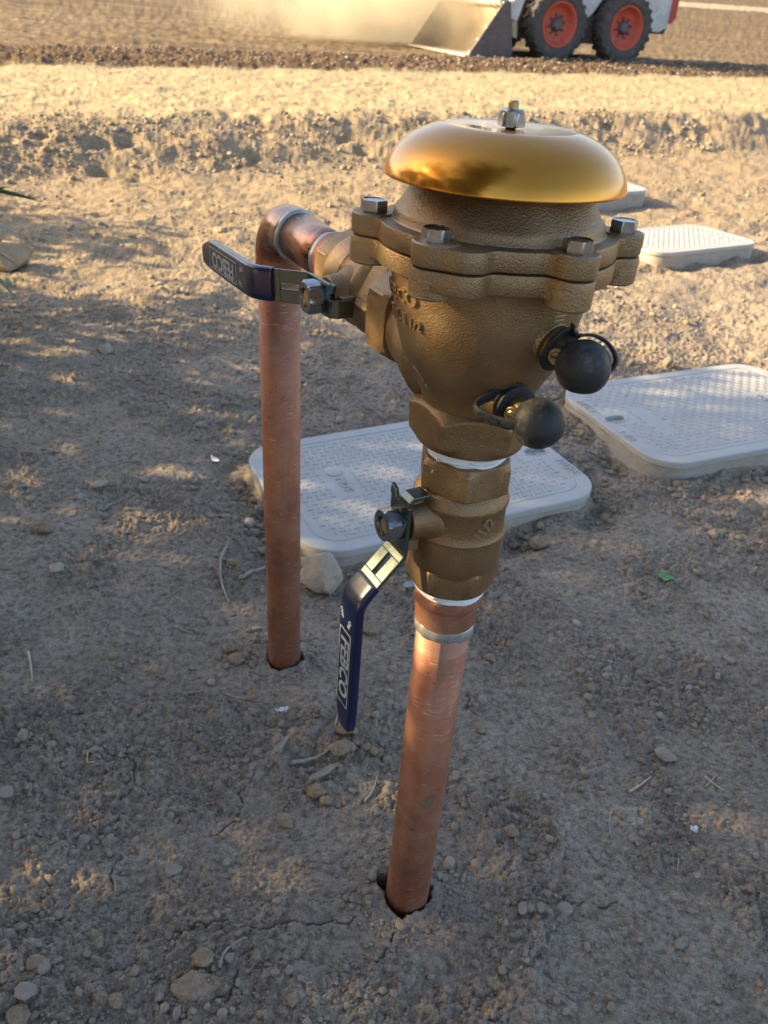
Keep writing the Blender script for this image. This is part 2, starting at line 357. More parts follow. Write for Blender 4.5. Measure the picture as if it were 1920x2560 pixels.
# ------------------------------------------------------------------ mesh helpers
def setp(o, label=None, cat=None, group=None, kind=None):
    if label: o['label'] = label
    if cat: o['category'] = cat
    if group: o['group'] = group
    if kind: o['kind'] = kind
    return o
def empty(name, loc=(0, 0, 0), rz=0, **k):
    o = bpy.data.objects.new(name, None); COL.objects.link(o); o.location = loc; o.rotation_euler = (0, 0, rz); o.empty_display_size = .05
    return setp(o, **k)
def np_mesh(name, V, Fq, mat, smooth=True):
    V = np.asarray(V, np.float32); Fq = np.asarray(Fq, np.int32); k = Fq.shape[1]
    me = bpy.data.meshes.new(name); me.vertices.add(len(V)); me.vertices.foreach_set('co', V.ravel())
    me.loops.add(Fq.size); me.loops.foreach_set('vertex_index', Fq.ravel())
    me.polygons.add(len(Fq)); me.polygons.foreach_set('loop_start', np.arange(0, Fq.size, k, dtype=np.int32))
    me.polygons.foreach_set('loop_total', np.full(len(Fq), k, np.int32))
    me.polygons.foreach_set('use_smooth', np.full(len(Fq), smooth)); me.materials.append(mat)
    me.update(calc_edges=True); return me
def mobj(name, me, parent=None, **k):
    o = bpy.data.objects.new(name, me); COL.objects.link(o); o.parent = parent; return setp(o, **k)
class MB:
    """collects pieces in a bmesh, then links them as one object"""
    def __init__(s): s.bm = bmesh.new()
    def add(s, verts, faces, M=None, smooth=True):
        vs = [s.bm.verts.new(M @ Vector(v) if M is not None else Vector(v)) for v in verts]
        for f in faces:
            try: s.bm.faces.new([vs[i] for i in f]).smooth = smooth
            except ValueError: pass
        return s
    def loft(s, rings, M=None, caps=True, smooth=True, closed=True):
        n = len(rings[0]); V = [v for r in rings for v in r]; Fc = []
        for i in range(len(rings)-1):
            for j in range(n if closed else n-1):
                k = (j+1) % n; Fc.append((i*n+j, i*n+k, (i+1)*n+k, (i+1)*n+j))
        if caps: Fc.append(tuple(reversed(range(n)))); Fc.append(tuple((len(rings)-1)*n+j for j in range(n)))
        return s.add(V, Fc, M, smooth)
    def hexa(s, prof, circ, M, phase=0., nside=6):
        M = M @ Matrix.Rotation(phase, 4, 'Z')
        return s.lathe(prof, M, 24*nside, True, lambda t, r, z: min(hexr(t, circ, 0, nside), r))
    def lathe(s, prof, M=None, n=48, caps=True, rf=None):
        rings = []
        for r, z in prof:
            ring = []
            for j in range(n):
                t = 2*math.pi*j/n; rr = rf(t, r, z) if rf else r
                ring.append((rr*math.cos(t), rr*math.sin(t), z))
            rings.append(ring)
        return s.loft(rings, M, caps)
    def box(s, c, size, M=None, bev=0):
        x, y, z = (v/2 for v in size); c = Vector(c)
        V = [c+Vector((a*x, b*y, d*z)) for a in (-1, 1) for b in (-1, 1) for d in (-1, 1)]
        return s.add(V, [(0, 1, 3, 2), (4, 6, 7, 5), (0, 4, 5, 1), (2, 3, 7, 6), (0, 2, 6, 4), (1, 5, 7, 3)], M, False)
    def prism(s, poly, z0, z1, M=None, bev=0.):
        n = len(poly)
        if bev:
            cx = sum(p[0] for p in poly)/n; cy = sum(p[1] for p in poly)/n
            def off(d): 
                out = []
                for i in range(n):
                    a = Vector(poly[i-1]); b = Vector(poly[i]); c = Vector(poly[(i+1) % n])
                    e1 = (b-a).normalized(); e2 = (c-b).normalized(); n1 = Vector((-e1.y, e1.x)); n2 = Vector((-e2.y, e2.x)); m = (n1+n2)
                    m = m/max(.3, m.length_squared)*2 if m.length > 1e-6 else n1
                    out.append((b.x+m.x*d, b.y+m.y*d))
                return out
            sm = off(bev)
            rings = [[(x, y, z0) for x, y in sm], [(x, y, z0+bev) for x, y in poly], [(x, y, z1-bev) for x, y in poly], [(x, y, z1) for x, y in sm]]
        else: rings = [[(x, y, z0) for x, y in poly], [(x, y, z1) for x, y in poly]]
        return s.loft(rings, M, True, False)
    def tube(s, pts, r, n=12, M=None, caps=True, rad=None):
        pts = [Vector(p) for p in pts]; rings = []; prev = None
        for i, p in enumerate(pts):
            t = (pts[min(i+1, len(pts)-1)]-pts[max(i-1, 0)]).normalized()
            if prev is None: a = t.orthogonal().normalized()
            else: a = (prev-t*prev.dot(t)).normalized()
            prev = a; b = t.cross(a); rr = rad[i] if rad else r
            rings.append([tuple(p+(a*math.cos(2*math.pi*j/n)+b*math.sin(2*math.pi*j/n))*rr) for j in range(n)])
        return s.loft(rings, M, caps)
    def build(s, name, mat, parent=None, smooth_angle=None, **k):
        bmesh.ops.recalc_face_normals(s.bm, faces=s.bm.faces)
        me = bpy.data.meshes.new(name); s.bm.to_mesh(me); s.bm.free(); me.materials.append(mat)
        if smooth_angle:
            try: me.set_sharp_from_angle(angle=R_(smooth_angle))
            except Exception: pass
        return mobj(name, me, parent, **k)
def frame(o, x, y, z):
    x, y, z, o = map(Vector, (x, y, z, o))
    return Matrix(((x.x, y.x, z.x, o.x), (x.y, y.y, z.y, o.y), (x.z, y.z, z.z, o.z), (0, 0, 0, 1)))
def hexr(t, circ, phase=0, nside=6, rnd=.0):
    a = math.pi/nside; u = ((t-phase+a) % (2*a))-a
    r = circ*math.cos(a)/math.cos(u)
    return r if not rnd else min(r, circ*(1-rnd))
def text_mesh(body, size, depth, align='CENTER', bold=0, sx=1.0):
    cu = bpy.data.curves.new('txt', 'FONT'); cu.body = body; cu.size = size; cu.extrude = depth; cu.align_x = align; cu.align_y = 'CENTER'
    cu.resolution_u = 3; cu.offset = bold
    o = bpy.data.objects.new('txt', cu); COL.objects.link(o); dg = bpy.context.evaluated_depsgraph_get()
    me = bpy.data.meshes.new_from_object(o.evaluated_get(dg)); bpy.data.objects.remove(o); bpy.data.curves.remove(cu)
    V = [(v.co.x*sx, v.co.y, v.co.z) for v in me.vertices]; Fc = [tuple(p.vertices) for p in me.polygons]; bpy.data.meshes.remove(me)
    return V, Fc
def letters(mb, body, size, depth, M=None, fn=None, bold=0, sx=1.0):
    V, Fc = text_mesh(body, size, depth, bold=bold, sx=sx)
    if fn: V = [fn(*v) for v in V]
    mb.add(V, Fc, M, False); return mb

# ------------------------------------------------------------------ ground
def build_ground():
    D = [-30, -12, -6, -3, -1.5, -.8, -.4, -.15, 0, .1, .18, .24, .28]
    d = .30
    while d < 19:
        D.append(d); d += max(.0010, .80*(d*d+CAM_H**2)/(816*CAM_H))*(1. if d < 9 else 1.3)
    while d < 260: D.append(d); d *= 1.035
    D = np.array(D)
    u = np.concatenate([-1-np.cumsum(.006*1.22**np.arange(32))[::-1], np.linspace(-1, 1, 690), 1+np.cumsum(.006*1.22**np.arange(32))])
    w = .535*(.84*np.maximum(D, .2)+.398)
    X = w[:, None]*u[None, :]; Y = np.repeat(D[:, None], len(u), 1)
    Z = ground_h(X, Y)
    nr, nc = X.shape; V = np.stack([X, Y, Z], -1).reshape(-1, 3)
    i = (np.arange(nr-1)[:, None]*nc+np.arange(nc-1)[None, :]).ravel()
    Fq = np.stack([i, i+1, i+nc+1, i+nc], -1)
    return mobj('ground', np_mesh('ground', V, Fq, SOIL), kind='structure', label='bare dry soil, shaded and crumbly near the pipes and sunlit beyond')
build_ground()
def gh(x, y): return float(ground_h(np.array([x]), np.array([y]))[0])

# ------------------------------------------------------------------ loose clods (uncountable)
def ico(sub):
    bm = bmesh.new(); bmesh.ops.create_icosphere(bm, subdivisions=sub, radius=1)
    V = np.array([v.co[:] for v in bm.verts]); Fc = np.array([[v.index for v in f.verts] for f in bm.faces]); bm.free(); return V, Fc
ICO1, ICO2, ICO3 = ico(1), ico(2), ico(3)
rng = np.random.default_rng(5)
def scatter(name, N, region, rfun, base, seed, label, dens=None, tintp=.05, power=1., sink=.25):
    rg = np.random.default_rng(seed); V0, F0 = base
    x, y = region(rg, N*4)
    if dens is not None:
        keep = rg.random(len(x)) < dens(x, y); x, y = x[keep], y[keep]
    x, y = x[:N], y[:N]; N = len(x)
    ok = (np.hypot(x-FP[0], y-FP[1]) > .036) & (np.hypot(x-RP[0], y-RP[1]) > .030)
    for cx, cy, yw, L, Wd, zt, fl in BOXES:
        lx = (x-cx)*math.cos(yw)+(y-cy)*math.sin(yw); ly = -(x-cx)*math.sin(yw)+(y-cy)*math.cos(yw)
        ok &= ~((np.abs(lx) < L/2+.004) & (np.abs(ly) < Wd/2+.004))
    x, y = x[ok], y[ok]; N = len(x)
    r = rfun(rg, x, y); z = ground_h(x, y)
    nv = len(V0); P = np.repeat(V0[None], N, 0)
    jit = 1+(rg.random((N, nv, 1))-.5)*.55; P = P*jit
    P *= (1+(rg.random((N, 1, 3))-.5)*np.array([.7, .7, .5]))
    a = rg.random(N)*2*math.pi; c, s_ = np.cos(a)[:, None], np.sin(a)[:, None]
    X = P[..., 0]*c-P[..., 1]*s_; Y = P[..., 0]*s_+P[..., 1]*c; Z = P[..., 2]*.8
    P = np.stack([X*r[:, None]+x[:, None], Y*r[:, None]+y[:, None], Z*r[:, None]+(z+r*(.8-sink*2))[:, None]], -1)
    Fc = (F0[None]+(np.arange(N)*nv)[:, None, None]).reshape(-1, 3)
    me = np_mesh(name, P.reshape(-1, 3), Fc, CLOD, smooth=True)
    at = me.attributes.new('tint', 'FLOAT', 'POINT'); tv = (rg.random(N) < tintp)*rg.random(N)
    at.data.foreach_set('value', np.repeat(tv, nv).astype(np.float32))
    return mobj(name, me, kind='stuff', label=label)
def reg_near(rg, n):
    y = .28+(2.0-.28)*rg.random(n)**1.5; w = .52*(.84*y+.398); return (rg.random(n)*2-1)*w*1.08, y
def dens_near(x, y):
    cr = sstep(-.10, .25, perlin(x*4.2, y*4.2, 21)+.45*perlin(x*11, y*11, 22)); cl = sstep(-.05, .35, perlin(x*20, y*20, 24))
    return .22+.65*np.maximum(cr, sstep(.25, -.25, x)*sstep(.55, .4, y)*.8)*(.25+.75*cl)
scatter('soil_crumbs', 34000, reg_near, lambda rg, x, y: (.0006+.0008*rg.pareto(3.0, len(x)).clip(0, 4))*(.8+.7*np.hypot(x, y)), ICO1, 1,
        'fine soil crumbs strewn over the shaded ground around the pipes', dens_near)
scatter('small_clods', 650, reg_near, lambda rg, x, y: (.0019+.0013*rg.pareto(2.6, len(x)).clip(0, 3))*(.8+.5*np.hypot(x, y)), ICO2, 2,
        'small crumbly clods of dry earth lying on the shaded ground', dens_near, .03)
def ring_pipes(rg, n):
    k = rg.integers(0, 2, n); a = rg.random(n)*2*math.pi; r = .0305+np.abs(rg.normal(0, .012, n)); P = np.array([FP, RP])[k]
    return P[:, 0]+r*np.cos(a)*1.15, P[:, 1]+r*np.sin(a)*1.15
scatter('crumbs_at_pipes', 420, ring_pipes, lambda rg, x, y: .0012+.0010*rg.pareto(2.6, len(x)).clip(0, 3), ICO2, 12,
        'loose crumbs lying round the holes where the two copper pipes enter the soil', None, .0)
def ring_boxes(rg, n):
    k = rg.integers(0, 2, n); t = rg.random(n); side = rg.integers(0, 4, n)
    B = np.array([b[:5] for b in BOXES])[k]; off = np.abs(rg.normal(0, .022, n))+.006
    L, Wd = B[:, 3]/2, B[:, 4]/2
    lx = np.where(side < 2, (t*2-1)*L, np.where(side == 2, L+off, -L-off)); ly = np.where(side < 2, np.where(side == 0, Wd+off, -Wd-off), (t*2-1)*Wd)
    return B[:, 0]+lx*np.cos(B[:, 2])-ly*np.sin(B[:, 2]), B[:, 1]+lx*np.sin(B[:, 2])+ly*np.cos(B[:, 2])
scatter('crumbs_round_boxes', 2200, ring_boxes, lambda rg, x, y: .002+.0020*rg.pareto(2.5, len(x)).clip(0, 3), ICO2, 3,
        'loose crumbs of earth heaped against the sides of the grey valve boxes', lambda x, y: sstep(-.2, .2, perlin(x*12, y*12, 88)), .05)
def reg_mid(rg, n):
    y = 1.9+(4.6-1.9)*rg.random(n); w = .52*(.84*y+.398); return (rg.random(n)*2-1)*w*1.08, y
scatter('sunlit_clods', 5500, reg_mid, lambda rg, x, y: .0020+.0022*rg.pareto(2.6, len(x)).clip(0, 4), ICO1, 4,
        'rough clods of earth on the sunlit ground below the bank', lambda x, y: .12+.88*sstep(-.1, .3, perlin(x*2.3, y*2.3, 89)), .1)
def reg_bank(rg, n):
    b = 3.7+rg.random(n)*.75; a = -1.8+rg.random(n)*6.3; return a*CA-b*SA, a*SA+b*CA
scatter('bank_clods', 6000, reg_bank, lambda rg, x, y: .003+.003*rg.pareto(2.4, len(x)).clip(0, 4), ICO1, 6,
        'clods and gravel spilling down the low earth bank', lambda x, y: .3+.7*sstep(-.1, .2, perlin(x*3, y*3, 90)), .2)
def reg_wind(rg, n):
    b = 6.7+rg.random(n)*1.7; a = -3+rg.random(n)*14; return a*CA-b*SA, a*SA+b*CA
scatter('windrow_clods', 7000, reg_wind, lambda rg, x, y: .004+.0045*rg.pareto(2.6, len(x)).clip(0, 3), ICO1, 7,
        'dark churned clods along the strip the machine is scraping', None, .05)

# ------------------------------------------------------------------ stones and larger clods one can pick out
def stone(name, x, y, size, mat, label, cat, group=None, flat=.7, elong=1.25, rot=0., seed=0, sub=3, sink=.3, rough=.22, ang=0.):
    rg = np.random.default_rng(seed+100); V, Fc = (ICO3 if sub == 3 else ICO2); P = V.copy()
    off = rg.random(3)*50
    disp = np.array([mnoise.fractal(Vector(v*1.3+off), .7, 2.2, 4) for v in V])
    P = P*(1+rough*disp[:, None]*1.7)
    if ang:                                                # facets: clip by random planes
        for k in range(9):
            nrm = rg.normal(size=3); nrm /= np.linalg.norm(nrm); dd = .62+.25*rg.random()
            pr = P@nrm; P -= np.where(pr > dd, (pr-dd)*ang, 0)[:, None]*nrm
    P *= np.array([elong, 1, flat])*size/2/((elong+1)/2)
    c, s_ = math.cos(rot), math.sin(rot); P[:, :2] = P[:, :2]@np.array([[c, s_], [-s_, c]])
    z = gh(x, y); h = P[:, 2].max()
    o = mobj(name, np_mesh(name, P, Fc, mat, smooth=not ang), label=label, cat=cat, group=group); o.location = (x, y, z+h*(1-2*sink)); return o
stone('rock', -.084, .933, .064, M_rock, 'large pale pinkish rock beside the rear pipe, against the near grey box', 'rock', flat=.95, elong=1.05, rot=.6, seed=1, sink=.12, rough=.25, ang=.9)
stone('rock', -1.13, 2.34, .120, M_rock2, 'tan rock lying under the green leaves at the left edge', 'rock', flat=.85, elong=1.2, rot=.4, seed=2, sink=.15, ang=.8)
stone('dirt_clod', -.031, .632, .026, M_clodb, 'brown lump of earth below the hanging blue handle, touching a dry twig', 'clod', elong=1.5, rot=.7, seed=3, sink=.15, ang=.7)
stone('dirt_clod', -.029, .660, .019, M_clodb, 'smaller rough lump right under the hanging blue handle, behind the larger lump', 'clod', flat=.9, seed=4, sink=.15)
stone('dirt_clod', -.053, .577, .018, M_clodb, 'rounded clod left of the front pipe, between the handle tip and the pipe base', 'clod', seed=5, sink=.2)
stone('dirt_clod', -.041, .566, .012, M_clodb, 'small clod touching the rounded clod left of the front pipe', 'clod', seed=35, sink=.2)
stone('dirt_clod', -.082, .540, .017, M_clodb, 'lone pale-topped clod on the smooth ground left of the front pipe', 'clod', elong=1.5, rot=2.6, seed=6, sink=.25)
stone('stone', .346, .657, .024, M_greyst, 'flat grey stone on the right, beside a small patch of sunlight', 'stone', flat=.5, elong=1.6, rot=-.6, seed=7, sink=.15, ang=.6)
stone('pebble', .157, .455, .0115, M_greyst, 'smooth light grey oval pebble right of the hole at the front pipe', 'pebble', flat=.7, elong=1.5, rot=1.2, seed=8, sink=.1, rough=.06)
stone('stone', .198, .459, .014, M_greyst, 'round half-buried stone right of the smooth oval pebble', 'stone', seed=9, sink=.35, rough=.1)
stone('dirt_clod', -.133, .388, .018, M_clodb, 'round clod beside a curved dry stem near the bottom of the picture', 'clod', seed=10, sink=.2)
stone('dirt_clod', -.135, .363, .031, M_clodb, 'broad cracked lump of earth low in the picture, below the curved stem', 'clod', flat=.5, elong=1.5, rot=.2, seed=11, sink=.3, ang=.5)
stone('stone', -.183, .477, .015, M_greyst, 'pale grey speckled stone alone in the middle of the lower left ground', 'stone', seed=12, sink=.2, ang=.6)
stone('stone', -.276, .352, .0165, M_greyst, 'grey rounded stone among crumbs in the bottom left corner', 'stone', seed=13, sink=.2, rough=.1)
stone('dirt_clod', -.279, .378, .014, M_clodb, 'cracked clod just above the grey rounded stone, bottom left', 'clod', seed=14, sink=.2)
stone('stone', -.376, .547, .016, M_greyst, 'smooth grey stone cut by the left edge of the picture', 'stone', seed=15, sink=.2, rough=.1, flat=.6)
stone('dirt_clod', -.278, .336, .022, M_clodb, 'low angular clod at the bottom edge of the picture, left', 'clod', seed=16, sink=.3, ang=.8)
stone('pebble', -.478, 1.160, .022, M_rock, 'elongated pale pinkish pebble on the shaded ground at the left', 'pebble', elong=1.9, rot=.6, flat=.6, seed=17, sink=.15)
stone('dirt_clod', -.176, .770, .020, M_clodb, 'clod nearest the foot of the rear pipe, on its left', 'clod', seed=18, sink=.2)
stone('dirt_clod', -.188, .790, .018, M_clodb, 'clod left of the rear pipe, behind the one nearest its foot', 'clod', seed=19, sink=.2)
stone('dirt_clod', -.458, .915, .019, M_rock, 'light clod at the upper edge of a crumbled patch on the left', 'clod', seed=20, sink=.2)
stone('pebble', -.314, .950, .017, M_greyst, 'oval grey pebble half sunk in the smooth ground left of the rear pipe', 'pebble', elong=1.6, flat=.5, seed=21, sink=.3, rough=.05)
stone('dirt_clod', -.218, .964, .018, M_clodb, 'round clod just right of the top of the long curved twig', 'clod', seed=22, sink=.2)
stone('dirt_clod', -.518, 1.016, .028, M_clodb, 'pale fist-like lump of earth near the left edge, beyond the crumbled patch', 'clod', seed=23, sink=.2)
stone('dirt_clod', -.008, .842, .027, M_clodb, 'grey angular lump behind the blue sleeve of the hanging handle', 'clod', seed=24, sink=.25, ang=.8)
stone('rock', -.625, 2.86, .050, M_rock2, 'small tan rock in the sunlight where the tree shadow begins', 'rock', seed=25, sink=.25, ang=.8)
stone('stone', -.659, 1.748, .028, M_rock, 'whitish stone standing out of the shaded ground in the left background', 'stone', seed=26, sink=.2, flat=1.0, elong=1.1)
stone('stone', -.668, 2.25, .024, M_rock, 'small whitish stone beyond the larger whitish one, left background', 'stone', seed=27, sink=.3)
stone('stone', .665, 1.890, .022, M_greyst, 'small upright grey stone beyond the right-hand grey box', 'stone', seed=28, sink=.1, flat=1.4, elong=1.0)
stone('dirt_clod', .251, 1.085, .026, M_clodb, 'dark crumbly clod leaning on the near side of the middle grey box', 'clod', seed=29, sink=.1)
G = 'small stones scattered over the shaded ground right of the front pipe'
for k, (x, y, s) in enumerate(((.151, .800, .0135), (.137, .728, .014), (.131, .678, .013), (.266, .783, .0115), (.319, .895, .010), (.477, .835, .014), (.153, .536, .0135),
                               (.182, .596, .009), (.274, .569, .0115), (.279, .539, .010), (.275, .755, .011), (.238, .515, .008), (.36, .50, .009), (.30, .43, .010))):
    stone('pebble', x, y, s, M_greyst if k % 2 else M_clodb, 'small rounded stone lying on the shaded dirt right of the front pipe', 'pebble', G, seed=50+k, sub=2, sink=.32, elong=1.3, rot=k)
G = 'small clods scattered over the shaded ground left of the front pipe'
for k, (x, y, s) in enumerate(((-.116, .921, .011), (-.087, .393, .010), (-.199, .35, .013), (-.242, .445, .009), (-.002, .640, .0115), (.007, .634, .0115), (-.015, .645, .010),
                               (.014, .640, .009), (-.20, .775, .012), (-.165, .790, .011), (-.155, .765, .010), (-.23, .40, .010), (-.17, .41, .008), (-.30, .43, .010), (-.05, .36, .012))):
    stone('dirt_clod', x, y, s, M_clodb, 'small rounded clod lying on the shaded dirt left of the front pipe', 'clod', G, seed=80+k, sub=2, sink=.3, elong=1.2, rot=k)

# ------------------------------------------------------------------ twigs, straw, scraps
M_twig = simple('grey_twig', (.31, .28, .24), .8, 0, .25, 90, .5, 400, .0006)
M_straw = simple('dry_straw', (.45, .38, .26), .7, 0, .2, 90)
M_twigd = simple('brown_twig', (.20, .14, .09), .85, 0, .2, 90)
def catmull(P, n):
    P = [Vector(p) for p in P]; Q = [P[0]*2-P[1]]+P+[P[-1]*2-P[-2]]; out = []
    for i in range(1, len(Q)-2):
        for k in range(n):
            t = k/n; a, b, c, d = Q[i-1:i+3]
            out.append(.5*((2*b)+(c-a)*t+(2*a-5*b+4*c-d)*t*t+(3*b-a-3*c+d)*t**3))
    return out+[P[-1]]
def twig(pts, r, mat, label, name='twig', cat='twig', taper=.5, lift=.8, group=None):
    P = catmull([(x, y, 0) for x, y in pts], 5); zs = [gh(p.x, p.y) for p in P]
    lo = max(zs)*.5+sum(zs)/len(zs)*.5; Q = [Vector((p.x, p.y, max(z*.6+lo*.4, z-.0)+r*lift)) for p, z in zip(P, zs)]
    n = len(Q); base = Vector((P[0].x, P[0].y, 0)); m = MB()
    m.tube([q-base for q in Q], r, 7, rad=[r*(1-(1-taper)*i/(n-1))*(1+.12*math.sin(i*2.1)) for i in range(n)])
    o = m.build(name, mat, label=label, cat=cat, group=group); o.location = base; return o
twig([(-.233, 1.008), (-.236, .975), (-.230, .936), (-.218, .90), (-.205, .875)], .0026, M_twig, 'long grey S-curved twig on the ground left of the rear pipe')
twig([(-.200, .926), (-.185, .944), (-.165, .968), (-.150, .985)], .0033, M_twig, 'short straight grey stick passing behind the rear pipe')
twig([(-.084, .612), (-.065, .617), (-.045, .628)], .0024, M_twig, 'pale stick whose end touches the brown lump under the blue handle')
twig([(-.040, .655), (-.039, .675), (-.034, .700)], .0013, M_straw, 'short whitish stem at the tip of the hanging blue handle')
twig([(.000, .570), (.008, .585), (.012, .602)], .0012, M_straw, 'bent dry blade lying close left of the front pipe')
twig([(-.118, .382), (-.114, .398), (-.098, .410)], .0016, M_twig, 'curved grey stem near the bottom of the picture, beside a round clod')
twig([(-.269, .823), (-.255, .819), (-.241, .813)], .0018, M_twig, 'short whitish root piece left of the rear pipe foot', taper=.2)
twig([(-.296, .875), (-.277, .900)], .0011, M_twig, 'thin straight stem on the bare ground well left of the rear pipe')
twig([(-.440, .762), (-.428, .74), (-.415, .712)], .0022, M_straw, 'broad strip of dry straw near the left edge', taper=.3)
twig([(-.314, .615), (-.308, .598), (-.290, .598), (-.28, .603)], .0011, M_straw, 'hooked dry stem on the ground at the lower left')
twig([(.290, .601), (.305, .612), (.321, .626)], .0017, M_straw, 'splintered straw right of the front pipe, below the sunlit patch')
twig([(.380, .617), (.400, .636)], .0010, M_straw, 'thin crossed straw at the right, leaning over another')
twig([(.383, .630), (.398, .612)], .0014, M_straw, 'flat pale straw end lying across the thin one at the right')
twig([(.237, .442), (.240, .430)], .0008, M_straw, 'tiny forked straw below the round half-buried stone')
twig([(.323, .520), (.318, .506)], .0009, M_straw, 'thin dry stem upright in the lower right ground')
twig([(-.455, 1.09), (-.430, 1.13)], .0024, M_twig, 'short flat splinter of wood in the left background shade')
twig([(-.166, .829), (-.155, .835)], .0022, M_straw, 'tiny cream stub of stem close to the foot of the rear pipe', taper=.9)
twig([(-.18, .71), (-.15, .703), (-.12, .700)], .0008, M_straw, 'hair-thin straw lying under the dry curled leaf')
twig([(.264, .572), (.259, .555), (.258, .538)], .0008, M_straw, 'slender dry blade between the small stones on the right')
twig([(.055, .690), (.066, .675), (.072, .66)], .0009, M_twigd, 'dark thin twig right behind the front pipe')
def blade(name, x, y, rot, L, w, mat, label, cat, curl=.3, lobes=0, seed=0, lift=.004):
    m = MB(); n = 8; V = []; rr = random.Random(seed)
    for i in range(n+1):
        t = i/n; hw = w/2*math.sin(math.pi*min(.97, max(.04, t)))**.7*(1+lobes*(rr.random()-.5)); z = curl*L*(t-.5)**2*2+lobes*.006*(rr.random()-.5)
        for s_ in (-1, 0, 1): V.append((L*(t-.5), s_*hw, z+(.15*w if s_ else 0)))
    Fc = [(i*3+j, i*3+j+1, i*3+j+4, i*3+j+3) for i in range(n) for j in range(2)]
    m.add(V, Fc); o = m.build(name, mat, label=label, cat=cat)
    md = o.modifiers.new('thick', 'SOLIDIFY'); md.thickness = .0004; md.offset = 0
    o.location = (x, y, max(gh(x, y), gh(x+.005, y), gh(x-.005, y))+lift); o.rotation_euler = (.15, -.1, rot); return o
M_leafg = simple('green_leaf', (.16, .34, .13), .5, 0, .3, 60)
M_leafd = simple('dry_leaf', (.34, .22, .12), .8, 0, .35, 120)
M_leafy = simple('grey_leaf', (.33, .28, .21), .8, 0, .25, 90)
M_white = simple('white_scrap', (.72, .76, .80), .5, 0, .05, 90)
M_slate = simple('slate_chip', (.33, .37, .38), .5, 0, .15, 90)
blade('leaf', .433, 1.006, -.9, .030, .014, M_leafg, 'small bright green torn leaf on the grey dirt at the right', 'leaf', .3, .6, 1)
blade('leaf', -.146, .708, 1.1, .022, .008, M_leafd, 'small curled orange-brown dry leaf left of the hanging handle', 'leaf', .5, .7, 2)
blade('leaf', -.048, .597, .6, .040, .008, M_leafy, 'long grey dead leaf beneath the brown lump under the handle', 'leaf', .15, .2, 3, .002)
blade('leaf', -.100, .628, 1.0, .035, .007, M_leafy, 'narrow dead leaf left of the pale stick', 'leaf', .2, .2, 4, .002)
blade('paper_scrap', .347, .554, .4, .010, .007, M_white, 'tiny crumpled white scrap in the lower right ground', 'scrap', .6, .8, 5, .002)
blade('paper_scrap', -.105, .686, .2, .016, .007, M_white, 'shredded white fibre tuft left of the hanging handle', 'scrap', .4, 1.2, 6, .002)
blade('stone_chip', .044, .930, .3, .024, .014, M_slate, 'flat blue-grey chip half hidden behind the front valve', 'chip', .05, .5, 7, .003)
blade('leaf', -.31, 1.28, -.9, .030, .010, M_white, 'pale feather-shaped leaf in the shade left of the rear pipe', 'leaf', .2, .3, 8, .003)
blade('paper_scrap', .335, .500, .8, .010, .005, M_straw, 'cream flake lying at the lower right', 'scrap', .2, .3, 9, .002)
# ------------------------------------------------------------------ the plumbing: two copper risers joined by valve and breaker
plumb = empty('backflow_preventer', (FP[0], FP[1], 0), label='bronze pressure vacuum breaker with gold bell cover on two copper risers', cat='plumbing valve')
O0 = Vector((FP[0], FP[1], 0))
u2 = Vector((RP[0], RP[1], 0)); top_ax = Vector((FP[0]+.0064, FP[1]+.0164, 0))
UU = (top_ax-u2).normalized(); E2 = Vector((UU.y, -UU.x, 0))         # UU rear riser -> breaker, E2 outwards to the left
tz = Vector((.0118, .0300, 1)).normalized(); tx = Vector((1, 0, 0)); tx = (tx-tz*tx.dot(tz)).normalized(); ty = tz.cross(tx)
MP = frame((0, 0, 0), tx, ty, tz); MF = MP @ Matrix.Diagonal((1.02, 1.02, .999, 1))                                    # front stack, leaning a little to the right
def L(v): return Vector(v)-O0                                        # world point -> local of the root
def ph(deg): return R_(deg-90)                                       # azimuth from the camera side, right positive -> lathe angle
ARM_Z = .5465

m = MB(); m.lathe([(.0185, -.06), (.0206, -.06), (.0206, .362), (.0185, .362)], MP, 56); m.build('copper_pipe', COPPERF, plumb, label='front copper riser, scratched and dusty with a brown smudge')
m = MB(); m.lathe([(.0185, -.06), (.0206, -.06), (.0206, .52), (.0185, .52)], Matrix.Translation(L((RP[0], RP[1], 0))), 56); m.build('copper_pipe', COPPER, plumb, label='rear copper riser turning into the elbow')
# brown smudge on the front pipe: a thin crust of dried mud
def smudge(mb, phd, z, w, h, r, seed):
    rr = random.Random(seed); n = 22; V = [(r*math.cos(ph(phd)), r*math.sin(ph(phd)), z)]
    for j in range(n):
        t = 2*math.pi*j/n; k = 1+.25*(rr.random()-.5); a = ph(phd)+w/2*k*math.cos(t)/r; V.append((r*math.cos(a), r*math.sin(a), z+h/2*k*math.sin(t)+.3*w*math.cos(t)))
    mb.add(V, [(0, j+1, (j+1) % n+1) for j in range(n)], MP)
m = MB(); smudge(m, 14, .155, .013, .017, .02085, 3); m.build('mud_smudge', simple('dried_mud', (.20, .115, .075), .8, 0, .3, 200), plumb)
